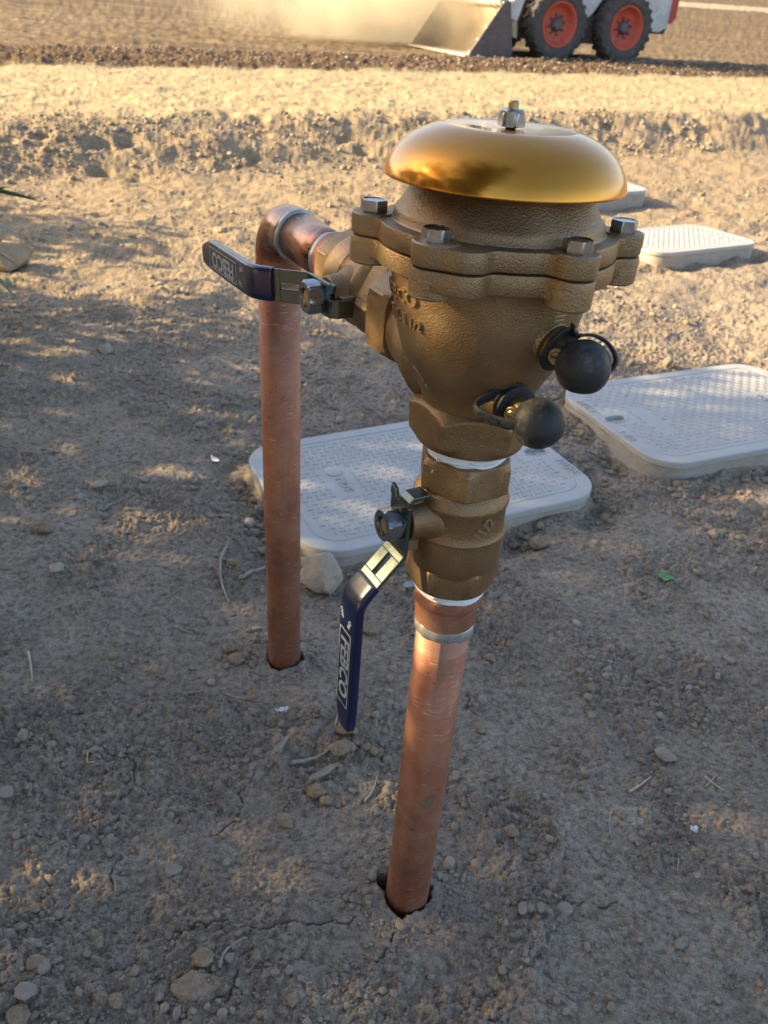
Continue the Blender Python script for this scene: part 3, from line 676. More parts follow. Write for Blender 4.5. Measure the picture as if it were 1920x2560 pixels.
# adapter under the front valve
COP3 = copper_material('bright_copper', .3, 1.08)
def adapter_prof(mb, M, z0=0.):
    hx = lambda t, r, z: min(hexr(t, .0266, 0, 8), r)
    mb.lathe([(.0200, .3395-z0), (.0226, .3410-z0), (.0228, .352-z0), (.0236, .3585-z0)], M, 64)
    mb.lathe([(.0228, .357-z0), (.0252, .3605-z0), (.0264, .362-z0), (.0264, .3685-z0), (.0248, .3705-z0), (.020, .3705-z0)], M, 96, rf=hx)
m = MB(); adapter_prof(m, MF); m.build('pipe_adapter', COP3, plumb, 35)
def wob_ring(mb, M, r, z0, z1, seed, w=.0006):
    rr = np.random.default_rng(seed); p = rr.random(6)*6
    f = lambda t, r_, z: r_+w*(math.sin(3*t+p[0])+.6*math.sin(7*t+p[1])+.4*math.sin(13*t+p[2]))*.5
    prof = [(r-.0015, z0), (r, z0+(z1-z0)*.2), (r+.0004, z0+(z1-z0)*.5), (r+.0001, z0+(z1-z0)*.8), (r-.0012, z1)]
    rings = []
    for rr_, z in prof:
        rings.append([((f(2*math.pi*j/72, rr_, z))*math.cos(2*math.pi*j/72), (f(2*math.pi*j/72, rr_, z))*math.sin(2*math.pi*j/72), z+.0008*math.sin(2*2*math.pi*j/72+p[3])+.0005*math.sin(5*2*math.pi*j/72+p[4])) for j in range(72)])
    mb.loft(rings, M)
m = MB(); wob_ring(m, MF, .0219, .3295, .3425, 1, .0013); m.build('solder_joint', SOLDER, plumb)
m = MB()
for k in range(5): wob_ring(m, MF, .0258+.0003*(k % 2), .3700+.0013*k, .3722+.0014*k, 10+k, .0004)
m.build('thread_tape', TAPE, plumb)
m = MB()
for k in range(4): wob_ring(m, MF, .0258+.0004*(k % 2), .4795+.0014*k, .4815+.0018*k, 20+k, .0004)
m.tube([(-.0195, -.0165, .4815), (-.0205, -.0185, .4800), (-.0212, -.0192, .4775), (-.0222, -.0195, .4745), (-.0228, -.0205, .473)], .0004, 5, MF)
m.tube([(-.0195, -.0165, .4815), (-.0185, -.0195, .4795), (-.0180, -.0205, .4775)], .00035, 5, MF)
m.tube([(.0245, -.004, .4830), (.0270, -.006, .480), (.0285, -.008, .474), (.0300, -.008, .470), (.0290, -.008, .463), (.0300, -.008, .458), (.0275, -.008, .452)], .0003, 5, MF)
m.build('thread_tape', TAPE, plumb)

# ---- ball valve (local: z along the flow, x along the stem)
def valve_body(name, M, parent):
    m = MB()
    prof = [(.0285, -.034), (.0315, -.029), (.0327, -.0235), (.0329, -.0045), (.0335, -.0035), (.0322, -.0015), (.0315, .002), (.0313, .0155), (.0322, .0175), (.0328, .0205), (.0318, .0235), (.0290, .0275), (.0275, .0290), (.0275, .034)]
    m.lathe([(.020, -.034)]+prof+[(.020, .034)], M, 72)
    th = lambda t, r, z: min(hexr(t, .0325, R_(30)), r)
    m.hexa([(.022, .0290), (.0300, .0290), (.0327, .0300), (.0327, .0475), (.0290, .0512), (.0245, .0512), (.0235, .047)], .0327, M, R_(30))
    bh = lambda t, r, z: min(hexr(t, .0330, R_(-2)), r)
    m.hexa([(.0262, -.046), (.0268, -.0500), (.0290, -.0500), (.0330, -.0455), (.0330, -.0305), (.0305, -.0275), (.022, -.0275)], .0330, M, R_(-2))
    MX = M @ frame((0, 0, .007), (0, 1, 0), (0, 0, 1), (1, 0, 0))   # boss along the stem
    m.lathe([(.023, .018), (.0195, .0255), (.0160, .0300), (.0142, .0340), (.0137, .0425), (.0125, .0432)], MX, 40)
    for s_, zc in ((-1, -.0185), (1, .0165)):
        m.loft([[(x, y, zc+dz) for x, y in ((.030, -.004), (.0405, -.0035), (.0405, .0035), (.030, .004))] for dz in (-.0045, .0045)], M @ Matrix.Translation((0, 0, .007)), smooth=False)
    o = m.build(name, BRASS, parent, 30)
    md = o.modifiers.new('bevel', 'BEVEL'); md.width = .0004; md.segments = 2; md.limit_method = 'ANGLE'; md.angle_limit = R_(28)
    return o
def lever(Mh, parent, first=False):
    """local: x along the handle, y across, z outwards (away from the valve)"""
    def strip(mb, path, c0, c1, t=.0028):
        rings = []
        for i, (a, b) in enumerate(path):
            p0 = path[max(i-1, 0)]; p1 = path[min(i+1, len(path)-1)]; dx, dz = p1[0]-p0[0], p1[1]-p0[1]; l = math.hypot(dx, dz); nx, nz = -dz/l, dx/l
            h = t/2; rings.append([(a+nx*h, c0, b+nz*h), (a+nx*h, c1, b+nz*h), (a-nx*h, c1, b-nz*h), (a-nx*h, c0, b-nz*h)])
        mb.loft(rings, Mh, True, False)
    m = MB()
    strip(m, [(-.017, .0475), (.018, .0475), (.0215, .0483), (.0255, .0517)], -.0120, .0125)
    strip(m, [(.0253, .0515), (.0385, .0640)], -.0120, -.0024); strip(m, [(.0253, .0515), (.0385, .0640)], .0024, .0125)
    strip(m, [(.0383, .0638), (.052, .0762)], -.0120, .0125)
    strip(m, [(-.016, .0475), (-.0200, .0468), (-.0222, .0445), (-.0226, .0330)], -.0015, .0115, .003)
    m.prism([(-.0245, -.0125), (-.0185, -.0135), (-.0160, -.0120), (-.0160, -.0040), (-.0225, -.0070)], .0461, .0489, Mh)
    o = m.build('lever_plate', GREENZ, parent)
    md = o.modifiers.new('bevel', 'BEVEL'); md.width = .0006; md.segments = 2; md.limit_method = 'ANGLE'; md.angle_limit = R_(40)
    # vinyl sleeve
    path = catmull([(.0425, 0, .0676), (.0470, 0, .0717), (.0520, 0, .0758), (.0585, 0, .0785), (.068, 0, .0792), (.100, 0, .0794), (.150, 0, .0794), (.172, 0, .0794)], 5)
    Ltot = len(path); m = MB(); rings = []
    for i, p in enumerate(path):
        q0 = path[max(i-1, 0)]; q1 = path[min(i+1, Ltot-1)]; t = (q1-q0).normalized(); nrm = Vector((-t.z, 0, t.x))
        hw = .0128; th = .0042; c_off = 0
        if p.x > .148: f = (p.x-.148)/.024; hw *= 1-.33*f**1.6; c_off = .0022*f**1.5
        if i == 0: th *= 1.1
        ring = []
        for j in range(36):
            an = 2*math.pi*j/36; c, s_ = math.cos(an), math.sin(an); e = 2/4.5
            ring.append(tuple(p+nrm*(math.copysign(abs(s_)**e, s_)*th)+Vector((0, math.copysign(abs(c)**e, c)*hw+c_off, 0))))
        rings.append(ring)
    last = rings[-1]; c = sum((Vector(v) for v in last), Vector())/36
    for sc, dx in ((.93, .0016), (.75, .0030), (.4, .0040)): rings.append([tuple(c+(Vector(v)-c)*sc+Vector((dx, 0, 0))) for v in last])
    m.loft(rings, Mh); sl_ = m.build('handle_sleeve', BLUE, parent, 50)
    m = MB(); zf = .0794+.0042+.00012
        # letter tops point to +y and the word reads along +x
    MT = Mh @ frame((.1165, 0, zf), (1, 0, 0), (0, 1, 0), (0, 0, 1))
    letters(m, 'FEBCO', .0178, .00005, MT, bold=.00045, sx=1.02)
    a0, a1, c0 = -.0345, .0345, .0088
    for x0, x1, y0, y1 in ((a0, a1, c0-.0009, c0), (a0, a1, -c0, -c0+.0009), (a0, a0+.0009, -c0, c0), (a1-.0009, a1, -c0, c0)):
        m.box(((x0+x1)/2, (y0+y1)/2, 0), (x1-x0, y1-y0, .0001), MT)
    letters(m, 'ON', .0050, .00005, Mh @ frame((.0735, .0050, zf), (.94, -.34, 0), (.34, .94, 0), (0, 0, 1)), bold=.00012)
    letters(m, 'OFF', .0050, .00005, Mh @ frame((.0700, -.0068, zf-.0001), (.97, .25, 0), (-.25, .97, 0), (0, 0, 1)), bold=.00012)
    m.build('handle_lettering', PRINT, parent)
    m = MB(); nf = lambda t, r, z: min(hexr(t, .0122, R_(20)), r)
    m.hexa([(.0065, .0500), (.0112, .0500), (.0124, .0510), (.0124, .0592), (.0108, .0610), (.0070, .0610), (.0066, .0575)], .0124, Mh, R_(20))
    m.lathe([(.0105, .0489), (.0112, .0491), (.0112, .0497), (.0105, .0499)], Mh, 32)
    m.build('handle_nut', ZINC, parent, 30)
    m = MB(); m.lathe([(.0056, .040), (.0056, .0585), (.0050, .0592)], Mh, 28); m.build('valve_stem', THREADB, parent, 40)
# front valve
cF = MF @ Vector((0, 0, .4280))
E2F = (E2-tz*E2.dot(tz)).normalized(); MVF = frame(cF, E2F, tz.cross(E2F).normalized(), tz) @ Matrix.Scale(1.02, 4)
vf = valve_body('ball_valve', MVF, plumb); vf['label'] = 'front ball valve with its blue handle hanging straight down'
hx = -tz; hz = E2F; hy = hz.cross(hx)
lever(frame(cF+tz*.007, hx, hy, hz), vf)
m = MB()
def wrapv(phi0, z0, r, rot, M):
    def fn(x, y, z):
        X = x*math.cos(rot)-y*math.sin(rot); Y = x*math.sin(rot)+y*math.cos(rot); a = ph(phi0)+X/r; rr = r+z
        return tuple(M @ Vector((rr*math.cos(a), rr*math.sin(a), z0+Y)))
    return fn
letters(m, '1', .0135, .0012, fn=wrapv(22.5, .4310, .0312, R_(55), MF), bold=.0003)
letters(m, '1/2', .0112, .0012, fn=wrapv(31, .4385, .0312, R_(55), MF), bold=.0003)
m.build('cast_lettering', BRASS, vf)
# rear valve on the arm
cR = L((RP[0], RP[1], 0))+UU*.1985+Vector((0, 0, ARM_Z))
MVR = frame(cR, E2, UU.cross(E2), UU)
vr = valve_body('ball_valve', MVR, plumb); vr['label'] = 'rear ball valve with its blue handle pointing back over the elbow'
th = R_(-3.5); hx = (-UU*math.cos(th)+Vector((0, 0, 1))*math.sin(th)); hz = E2; hy = hz.cross(hx)
lever(frame(cR+UU*.007, hx, hy, hz), vr)

# ---- elbow and horizontal copper
A0 = L((RP[0], RP[1], 0)); Zv = Vector((0, 0, 1))
m = MB(); pts = [A0+Zv*.500, A0+Zv*.5165]; rc = .030
for k in range(0, 13):
    a = math.pi/2*k/12; pts.append(A0+Zv*(ARM_Z-rc+rc*math.sin(a))+UU*(rc-rc*math.cos(a)))
pts += [A0+Zv*ARM_Z+UU*.046]
m.tube(pts, .0224, 48, rad=[.0226]*2+[.0222]*13+[.0228]); m.build('pipe_elbow', COPPER2, plumb, 60)
MA = frame(A0+Zv*ARM_Z, E2, UU.cross(E2), UU)
m = MB(); wob_ring(m, MA, .0226, .044, .0525, 31, .0007); m.build('solder_joint', SOLDER, plumb)
m = MB(); m.lathe([(.0185, .048), (.0210, .050), (.0207, .10), (.0207, .133), (.0185, .133)], MA, 56); m.build('copper_pipe', COPPER2, plumb, label='short copper nipple with heat marks between elbow and rear valve')
m = MB(); wob_ring(m, MA, .0222, .1205, .1285, 33, .0007); m.build('solder_joint', SOLDER, plumb)
m = MB(); adapter_prof(m, MA, z0=.2140); m.build('pipe_adapter', COP3, plumb, 35)
m = MB(); wob_ring(m, Matrix.Translation(A0), .0222, .494, .5015, 35, .0006); m.build('solder_joint', SOLDER, plumb)

# ---- breaker body
def interp(prof, z):
    for (r0, z0), (r1, z1) in zip(prof[:-1], prof[1:]):
        if (z0-z)*(z1-z) <= 0: return r0+(r1-r0)*(z-z0)/(z1-z0+1e-12)
    return prof[0][0]
BP = [(.0330, .505), (.0330, .513), (.0334, .519), (.0352, .526), (.0382, .5325), (.0420, .539), (.0458, .5455), (.0492, .553), (.0520, .562), (.0543, .572), (.0562, .583), (.0577, .593), (.0588, .601), (.0605, .6045), (.0615, .607)]
m = MB(); m.lathe([(.020, .505)]+BP+[(.03, .607)], MF, 96)
cone = lambda z: .0340+(.5185-z)*1.35 if z > .5075 else (.0400 if z > .497 else .0400-(.497-z)*.9)
rings = []
for z in (.5190, .5175, .516, .5145, .513, .5115, .510, .5085, .507, .500, .4965, .4915, .4905): 
    rings.append([(min(hexr(2*math.pi*j/144, .0410, R_(-90)), cone(z))*math.cos(2*math.pi*j/144), min(hexr(2*math.pi*j/144, .0410, R_(-90)), cone(z))*math.sin(2*math.pi*j/144), z) for j in range(144)])
m.loft([[(.024*math.cos(2*math.pi*j/144), .024*math.sin(2*math.pi*j/144), .519) for j in range(144)]]+rings+[[(.0262*math.cos(2*math.pi*j/144), .0262*math.sin(2*math.pi*j/144), .4905) for j in range(144)], [(.0258*math.cos(2*math.pi*j/144), .0258*math.sin(2*math.pi*j/144), .494) for j in range(144)]], MF)
# horizontal inlet: hexagon end, then a throat that swells into the body
ihx = lambda t, r, z: min(hexr(t, .0402, R_(60)), r)
m.hexa([(.024, .2535), (.0262, .2520), (.0370, .2520), (.0402, .2555), (.0402, .2750), (.0370, .2790), (.030, .2790)], .0402, MA, R_(60))
m.lathe([(.0330, .274), (.0340, .285), (.0365, .296), (.0400, .306), (.0430, .318), (.030, .340)], MA @ Matrix.Translation((0, .002, 0)), 64)
# bosses that carry the test cocks
COCKS = [(38, 40, .5755, .0450, -.24, .0150, .0505, 0), (21, 31, .5330, .0320, -.02, .0146, .0360, 1)]
for pb, pdv, zb, r0, zt, rb, r1, kk in COCKS:
    P0 = Vector((r0*math.sin(R_(pb)), -r0*math.cos(R_(pb)), zb)); dv = Vector((math.sin(R_(pdv)), -math.cos(R_(pdv)), zt)).normalized()
    MX = MF @ frame(P0, dv.cross(Vector((0, 0, 1))).normalized(), dv.cross(dv.cross(Vector((0, 0, 1)))).normalized(), dv)
    m.lathe([(.019, -.006), (.0165, .0005), (.0142, .0045), (.0128, .0085), (.0122, .0105), (.004, .0105)], MX, 40)
# raised foundry ticks under the flange and parting marks
for k in range(12):
    z = .5975-.0026*k; rr = interp(BP, z)
    def fnb(x, y, zz, rr=rr, z=z): a = ph(38)+x/rr; return tuple(MF @ Vector(((rr+zz)*math.cos(a), (rr+zz)*math.sin(a), z+y)))
    V = [fnb(x, y, h) for h in (-.001, .00055) for x, y in ((-.0042, -.0006), (.0042, -.0006), (.0042, .0006), (-.0042, .0006))]
    m.add(V, [(0, 3, 2, 1), (4, 5, 6, 7), (0, 1, 5, 4), (1, 2, 6, 5), (2, 3, 7, 6), (3, 0, 4, 7)], None, False)
for pa, pb2, za, zb2 in ((-62, -56, .545, .536), (-54, -52, .535, .528)):
    pp = []
    for k in range(6):
        f = k/5; z = za+(zb2-za)*f; rr = interp(BP, z)+.0002; a = ph(pa+(pb2-pa)*f); pp.append((rr*math.cos(a), rr*math.sin(a), z))
    m.tube(pp, .0010, 6, MF)
body = m.build('valve_body', BRASS, plumb, 30)
md = body.modifiers.new('bevel', 'BEVEL'); md.width = .0005; md.segments = 2; md.limit_method = 'ANGLE'; md.angle_limit = R_(28)
m = MB()
def wrapb(phi0, z0):
    def fn(x, y, z):
        Z = z0+y; rr = interp(BP, min(.604, Z))+z; a = ph(phi0)+x/(rr); return tuple(MF @ Vector((rr*math.cos(a), rr*math.sin(a), Z)))
    return fn
letters(m, 'FEBCO', .0112, .0017, fn=wrapb(-66, .5895), bold=.0002, sx=1.15)
letters(m, '765-1', .0105, .0017, fn=wrapb(-70, .5755), bold=.0002, sx=1.0)
letters(m, '1/2', .0085, .0017, fn=wrapb(-49.5, .5750), bold=.0002, sx=1.0)
m.build('cast_lettering', BRASS, body)

# ---- flange plates, bonnet, bolts
BOLTS = [-91+60*k for k in range(6)]
NS = 288
def outline(r0, rho):
    out = []
    for j in range(NS):
        t = 2*math.pi*j/NS; r = r0
        for k, bdeg in enumerate(BOLTS):
            pads = [bdeg]+([bdeg+5, bdeg+10, bdeg+14] if k in (1, 4) else [])
            for pd in pads:
                dl = (t-ph(pd)+math.pi) % (2*math.pi)-math.pi; R0 = .0705-(0 if pd == bdeg else .002)
                if abs(dl) < 1: 
                    q = rho*rho-(R0*math.sin(dl))**2
                    if q > 0: r = max(r, R0*math.cos(dl)+math.sqrt(q))
        out.append(r)
    o = np.array(out)
    for _ in range(3): o = (np.roll(o, 1)+o*2+np.roll(o, -1))/4
    return o
OUTL = outline(.0684, .0125)
def plate(mb, z0, z1, bev=.0012, scale=1., inner=.04):
    rings = []
    for d, z in ((-.03, z0), (-bev, z0), (-bev*.3, z0+bev*.3), (0, z0+bev), (0, z1-bev), (-bev*.3, z1-bev*.3), (-bev, z1), (-.03, z1)):
        rings.append([((OUTL[j]*scale+d)*math.cos(2*math.pi*j/NS), (OUTL[j]*scale+d)*math.sin(2*math.pi*j/NS), z) for j in range(NS)])
    mb.loft(rings, MF)
m = MB(); plate(m, .6045, .6158, .0012)
for bdeg in BOLTS:
    m.lathe([(.004, .6000), (.0112, .6000), (.0122, .6010), (.0124, .6060), (.0124, .6110), (.004, .6110)], MF @ Matrix.Translation((.0705*math.cos(ph(bdeg)), .0705*math.sin(ph(bdeg)), 0)), 40)
m.build('lower_flange', BRASS, plumb, 35)
m = MB(); plate(m, .6166, .6276, .0012, .997)
for bdeg in BOLTS:
    m.lathe([(.004, .6200), (.0122, .6200), (.0124, .6210), (.0123, .6278), (.0115, .6286), (.004, .6286)], MF @ Matrix.Translation((.0704*math.cos(ph(bdeg)), .0704*math.sin(ph(bdeg)), 0)), 40)
m.lathe([(.050, .6275), (.0610, .6278), (.0597, .6292), (.0592, .6315), (.0585, .6335), (.0568, .6350), (.0505, .6455), (.0478, .6495), (.0440, .6530), (.036, .658), (.030, .662), (.01, .664)], MF, 96)
m.build('bonnet', BRASS, plumb, 35)
for k, bdeg in enumerate(BOLTS):
    c = Vector((.0705*math.cos(ph(bdeg)), .0705*math.sin(ph(bdeg)), 0)); M_ = MF @ Matrix.Translation(c)
    hf = lambda t, r, z, k=k: min(hexr(t, .0083, R_((17, 22, 10, 38, 5, 50)[k])), r)
    m = MB(); m.hexa([(.0074, .6282), (.0078, .6286), (.0079, .6292), (.0079, .6341), (.0074, .6350), (.0070, .6350), (.0064, .6345), (.001, .6345)], .0079, M_, R_((17, 22, 10, 38, 5, 50)[k]))
    m.build('bolt', ZINC, plumb, 30)

# ---- gold bell
CP = [(.0300, .6560), (.0600, .6545), (.0640, .6528), (.0653, .6522), (.0659, .6526), (.0660, .6545), (.0650, .6580), (.0634, .6615), (.0612, .6648), (.0582, .6682), (.0545, .6713), (.0500, .6742), (.0450, .6765), (.0400, .6781), (.0365, .6788), (.0345, .6789), (.0330, .6786), (.0250, .6783), (.0120, .6780), (.001, .6780)]
# shell: outer curve plus an inner one so the bell is hollow below
outer = [(.0668, .6515), (.0664, .6535), (.0652, .6572), (.0630, .6612), (.0600, .6652), (.0560, .6690), (.0510, .6724), (.0455, .6751), (.0405, .6770), (.0370, .6779), (.0350, .6781), (.0330, .6778), (.0250, .6774), (.0120, .6772), (.001, .6772)]; inner = [(max(.0005, r-.0012), z-.0010) for r, z in reversed(outer[1:])]
def rnd_prof(pr, n=3):
    P = catmull([(r, 0, z) for r, z in pr], n); return [(p.x, p.z) for p in P]
m = MB(); m.lathe(list(reversed(rnd_prof(outer)))+[(.0662, .6510), (.0656, .6513)]+list(reversed(inner)), MF, 128, caps=False)
bell = m.build('bell_cover', GOLD, plumb)
m = MB(); INK = simple('stamped_ink', (.06, .04, .02), .6)
letters(m, 'FEBCO', .0060, .00004, MF @ frame((-.0175, -.0105, .67765), (.55, -.83, 0), (.83, .55, 0), (0, 0, 1)), bold=.0001)
m.build('stamped_lettering', INK, bell)
m = MB(); hf = lambda t, r, z: min(hexr(t, .0072, R_(5)), r)
m.hexa([(.0068, .6782), (.0075, .6788), (.0075, .6838), (.0067, .6850)], .0075, MF, R_(75))
m.lathe([(.0064, .6848), (.0064, .6858), (.0056, .6868), (.0036, .6870)], MF, 36)
m.build('cover_nut', ZINC, bell, 30)
m = MB()
prof = [(.0028, .676)]
for k in range(5): prof += [(.0030, .6868+.00075*k), (.0026, .68715+.00075*k)]
m.lathe(prof+[(.0024, .6908)], MF, 24); m.build('cover_stud', THREADB, bell)

# ---- test cocks with black rubber caps
def ribbon(mb, pts, wdir, w, t, M):
    P = catmull(pts, 6); rings = []; wv = Vector(wdir).normalized()
    for i, p in enumerate(P):
        tg = (P[min(i+1, len(P)-1)]-P[max(i-1, 0)]).normalized(); wp = (wv-tg*wv.dot(tg)).normalized(); nn = tg.cross(wp)
        rings.append([tuple(p+wp*a*w/2+nn*b*t/2) for a, b in ((-1, -.6), (-.8, -1), (.8, -1), (1, -.6), (1, .6), (.8, 1), (-.8, 1), (-1, .6))])
    mb.loft(rings, M)
for pb, pdv, zb, r0, zt, rb, r1, kk in COCKS:
    P0 = Vector((r0*math.sin(R_(pb)), -r0*math.cos(R_(pb)), zb)); dv = Vector((math.sin(R_(pdv)), -math.cos(R_(pdv)), zt)).normalized()
    sx_ = dv.cross(Vector((0, 0, 1))).normalized(); sz_ = dv.cross(sx_).normalized()*-1
    if sz_.z < 0: sz_ = -sz_
    MX = MF @ frame(P0, sx_, sz_ if sx_.cross(sz_).dot(dv) > 0 else -sz_, dv)
    m = MB(); hf = lambda t, r, z: min(hexr(t, .0098, 0), r)
    m.hexa([(.004, .010), (.0098, .0105), (.0098, .0145), (.0072, .0152)], .0098, MX); m.lathe([(.0072, .0150), (.0072, .0280), (.004, .0282)], MX, 32)
    cdir = (Vector((-.50, -.86, -.12))).normalized(); c0 = P0+dv*.0185
    MC = MF @ frame(c0, cdir.cross(Vector((0, 0, 1))).normalized(), cdir.cross(cdir.cross(Vector((0, 0, 1)))).normalized(), cdir)
    m.lathe([(.0052, -.004), (.0055, .0078), (.0050, .0085), (.0036, .0085), (.0036, .0078)], MC, 28)
    m.lathe([(.0034, .006), (.0034, .0088), (.0030, .0092)], MC, 24)
    tc_ = m.build('test_cock', BRASSY, plumb, 35, label='upper brass test cock with black ball cap' if kk == 0 else 'lower brass test cock with black ball cap on a looped tether')
    m = MB(); m.box((0, 0, .0094), (.0058, .0011, .0008), MC); m.build('screw_slot', simple('slot_dark', (.05, .04, .03), .6), tc_)
    m = MB(); cc = .0105+.0235 if kk == 0 else .0105+.0265
    prof = []
    for k in range(0, 25):
        a = math.pi*k/24; zz = cc-rb*math.cos(a)*1.02; rr = rb*math.sin(a)
        if zz < cc-rb*.80: rr = max(rr, rb*.58)
        prof.append((max(rr, .0004), zz))
    prof = [p for p in prof if p[1] >= cc-rb*.86]
    m.lathe([(.005, prof[0][1])]+prof, MX, 56)
    for v in m.bm.verts:
        q_ = v.co*70; v.co += (v.co-(MX @ Vector((0, 0, cc)))).normalized()*(.0007*mnoise.noise(q_)+.0003*mnoise.noise(q_*3))
    m.build('rubber_cap', RUBBER, tc_, 60)
    m = MB(); m.lathe([(.0085, .0148), (.0128, .0146), (.0138, .0152), (.0138, .0166), (.0128, .0172), (.0085, .0170)], MX, 48)
    X1, Y1 = (MX.to_3x3() @ Vector((1, 0, 0))), (MX.to_3x3() @ Vector((0, 1, 0)))
    MI = MX.inverted()
    def loc(v): return MI @ (MF @ v)
    if kk == 0:
        c = P0+dv*cc; rdir = Vector((.80, .25, .50)).normalized()
        ring = P0+dv*.0158
        pts = [ring+Vector((.006, .006, .0105)), c+Vector((-.004, .008, .0150)), c+Vector((.004, .007, .0158)), c+Vector((.0120, .005, .0125)), c+Vector((.0170, .002, .0060)), c+Vector((.0165, .001, .0010)), c+Vector((.0145, 0, -.002))]
        ribbon(m, pts, (0, -.9, .3), .0062, .0016, MF)
    else:
        c = P0+dv*cc; ring = P0+dv*.0158
        pts = [ring+Vector((.002, .0, .0125)), ring+Vector((-.008, .001, .0110)), ring+Vector((-.0165, -.002, .0068)), ring+Vector((-.0235, -.007, .0035)), ring+Vector((-.0225, -.0125, .0010)), ring+Vector((-.0120, -.0180, -.001)), c+Vector((-.0115, -.0065, .0010))]
        ribbon(m, pts, (0, -.1, 1), .0060, .0016, MF)
    te = m.build('cap_tether', RUBBER, tc_, 50)
    if kk:
        m = MB(); letters(m, 'CHINA', .0042, .00012, MF @ frame(ring+Vector((-.0178, -.0169, -.0002)), Vector((.86, -.48, -.1)).normalized(), Vector((.08, -.04, 1)).normalized(), Vector((-.48, -.87, 0)).normalized()), bold=.00008)
        m.build('cap_lettering', RUBBER, tc_)

# ------------------------------------------------------------------ valve boxes
def rrect(L_, W_, r, n=10):
    out = []
    for cx, cy, a0 in ((L_/2-r, W_/2-r, 0), (-L_/2+r, W_/2-r, 90), (-L_/2+r, -W_/2+r, 180), (L_/2-r, -W_/2+r, 270)):
        for k in range(n+1):
            a = R_(a0+90*k/n); out.append((cx+r*math.cos(a), cy+r*math.sin(a)))
    return out
def ring_at(L_, W_, r, inset, z): return [(x, y, z) for x, y in rrect(L_-2*inset, W_-2*inset, max(.004, r-inset))]
LID_CACHE = {}
def lid_mesh(L_, W_, detail):
    key = (L_, W_)
    if key in LID_CACHE: return LID_CACHE[key]
    r = .068; m = MB()
    rr = [ring_at(L_, W_, r, .004, -.014), ring_at(L_, W_, r, .0008, -.0135), ring_at(L_, W_, r, 0, -.011), ring_at(L_, W_, r, 0, -.0024), ring_at(L_, W_, r, .0007, -.0007), ring_at(L_, W_, r, .0024, 0),
          ring_at(L_, W_, r, .0245, 0), ring_at(L_, W_, r, .0253, -.0012), ring_at(L_, W_, r, .0275, -.0012), ring_at(L_, W_, r, .0283, -.0004)]
    m.loft(rr); o = m.build('tmp', LIDP, None, 35)
    xk, yk = L_/2-.040, -.012
    c = MB(); sh = [(xk+.016*math.cos(a)*(1.0)+(.010 if math.cos(a) > 0 else -.004), yk+.0125*math.sin(a)) for a in [2*math.pi*k/28 for k in range(28)]]
    c.loft([[(x, y, -.0075) for x, y in sh], [(x, y, .01) for x, y in sh]]); co = c.build('cut', LIDP)
    c = MB(); c.lathe([(.0048, -.02), (.0048, .01)], Matrix.Translation((xk+.004, yk, 0)), 20); co2 = c.build('cut', LIDP)
    for q in (co, co2):
        md = o.modifiers.new('b', 'BOOLEAN'); md.operation = 'DIFFERENCE'; md.object = q; md.solver = 'EXACT'
    me = bpy.data.meshes.new_from_object(o.evaluated_get(bpy.context.evaluated_depsgraph_get()))
    me.set_sharp_from_angle(angle=R_(12)); me.materials.clear(); me.materials.append(LIDP)
    for q in (o, co, co2): bpy.data.objects.remove(q)
    # keyhole rim, words, logo: separate meshes
    m = MB(); rim = [(xk+(x-xk)*1.0, y) for x, y in sh]
    def scaled(k, z): return [(xk+.003+(x-xk-.003)*k, yk+(y-yk)*k, z) for x, y in sh]
    m.loft([scaled(1.02, -.001), scaled(1.02, .0012), scaled(1.14, .0012), scaled(1.16, -.001)], caps=False)
    for v_, bb in ((.020, 'HERE'), (-.020, 'LIFT')): pass
    MW = lambda y: frame((L_/2-.0155, y, .0002), (0, -1, 0), (1, 0, 0), (0, 0, 1))
    EX = []
    for nm, tx_, M_, sz_, bo in (('lettering', 'LIFT', MW(.055), .0245, .0002), ('lettering', 'HERE', MW(-.082), .0245, .0002), ('logo_lettering', 'NDS', frame((-.145, .045-.045, .0002), (0, -1, 0), (1, 0, 0), (0, 0, 1)), .0225, .0006)):
        q = MB(); letters(q, tx_, sz_, .0015, M_, bold=bo); bmesh.ops.recalc_face_normals(q.bm, faces=q.bm.faces); e = bpy.data.meshes.new(nm); q.bm.to_mesh(e); q.bm.free(); e.materials.append(LIDP); EX.append((nm, e))
    lx, ly = -.145, .045
    q = MB(); q.lathe([(.0150, -.001), (.0150, .0008), (.0142, .0012), (.001, .0012)], Matrix.Translation((lx, ly, .0004)), 36); bmesh.ops.recalc_face_normals(q.bm, faces=q.bm.faces); e = bpy.data.meshes.new('logo_disc'); q.bm.to_mesh(e); q.bm.free(); e.materials.append(LIDP); EX.append(('logo_disc', e))
    letters(m, 'NO. 212', .0065, .0005, frame((.155, .02, -.0003), (0, -1, 0), (1, 0, 0), (0, 0, 1))) if False else None
    me_w = m.bm; bmesh.ops.recalc_face_normals(me_w, faces=me_w.faces); mw = bpy.data.meshes.new('keyhole_rim'); me_w.to_mesh(mw); me_w.free(); mw.materials.append(LIDP)
    # logo grid: flat squares in a darker colour that read as small pits
    m = MB()
    for i in range(-2, 3):
        for j in range(-2, 3):
            if abs(i)+abs(j) < 4: m.box((lx+i*.0048, ly+j*.0048, .0012), (.0028, .0028, .0003))
    bm = m.bm; mp_ = bpy.data.meshes.new('logo_pits'); bm.to_mesh(bm and mp_); bm.free(); mp_.materials.append(simple('pit_dark', (.26, .23, .20), .9))
    # tread: short raised bars in a basket pattern
    V, Fc = [], []; p = .0122; nx, ny = int(L_/p), int(W_/p)
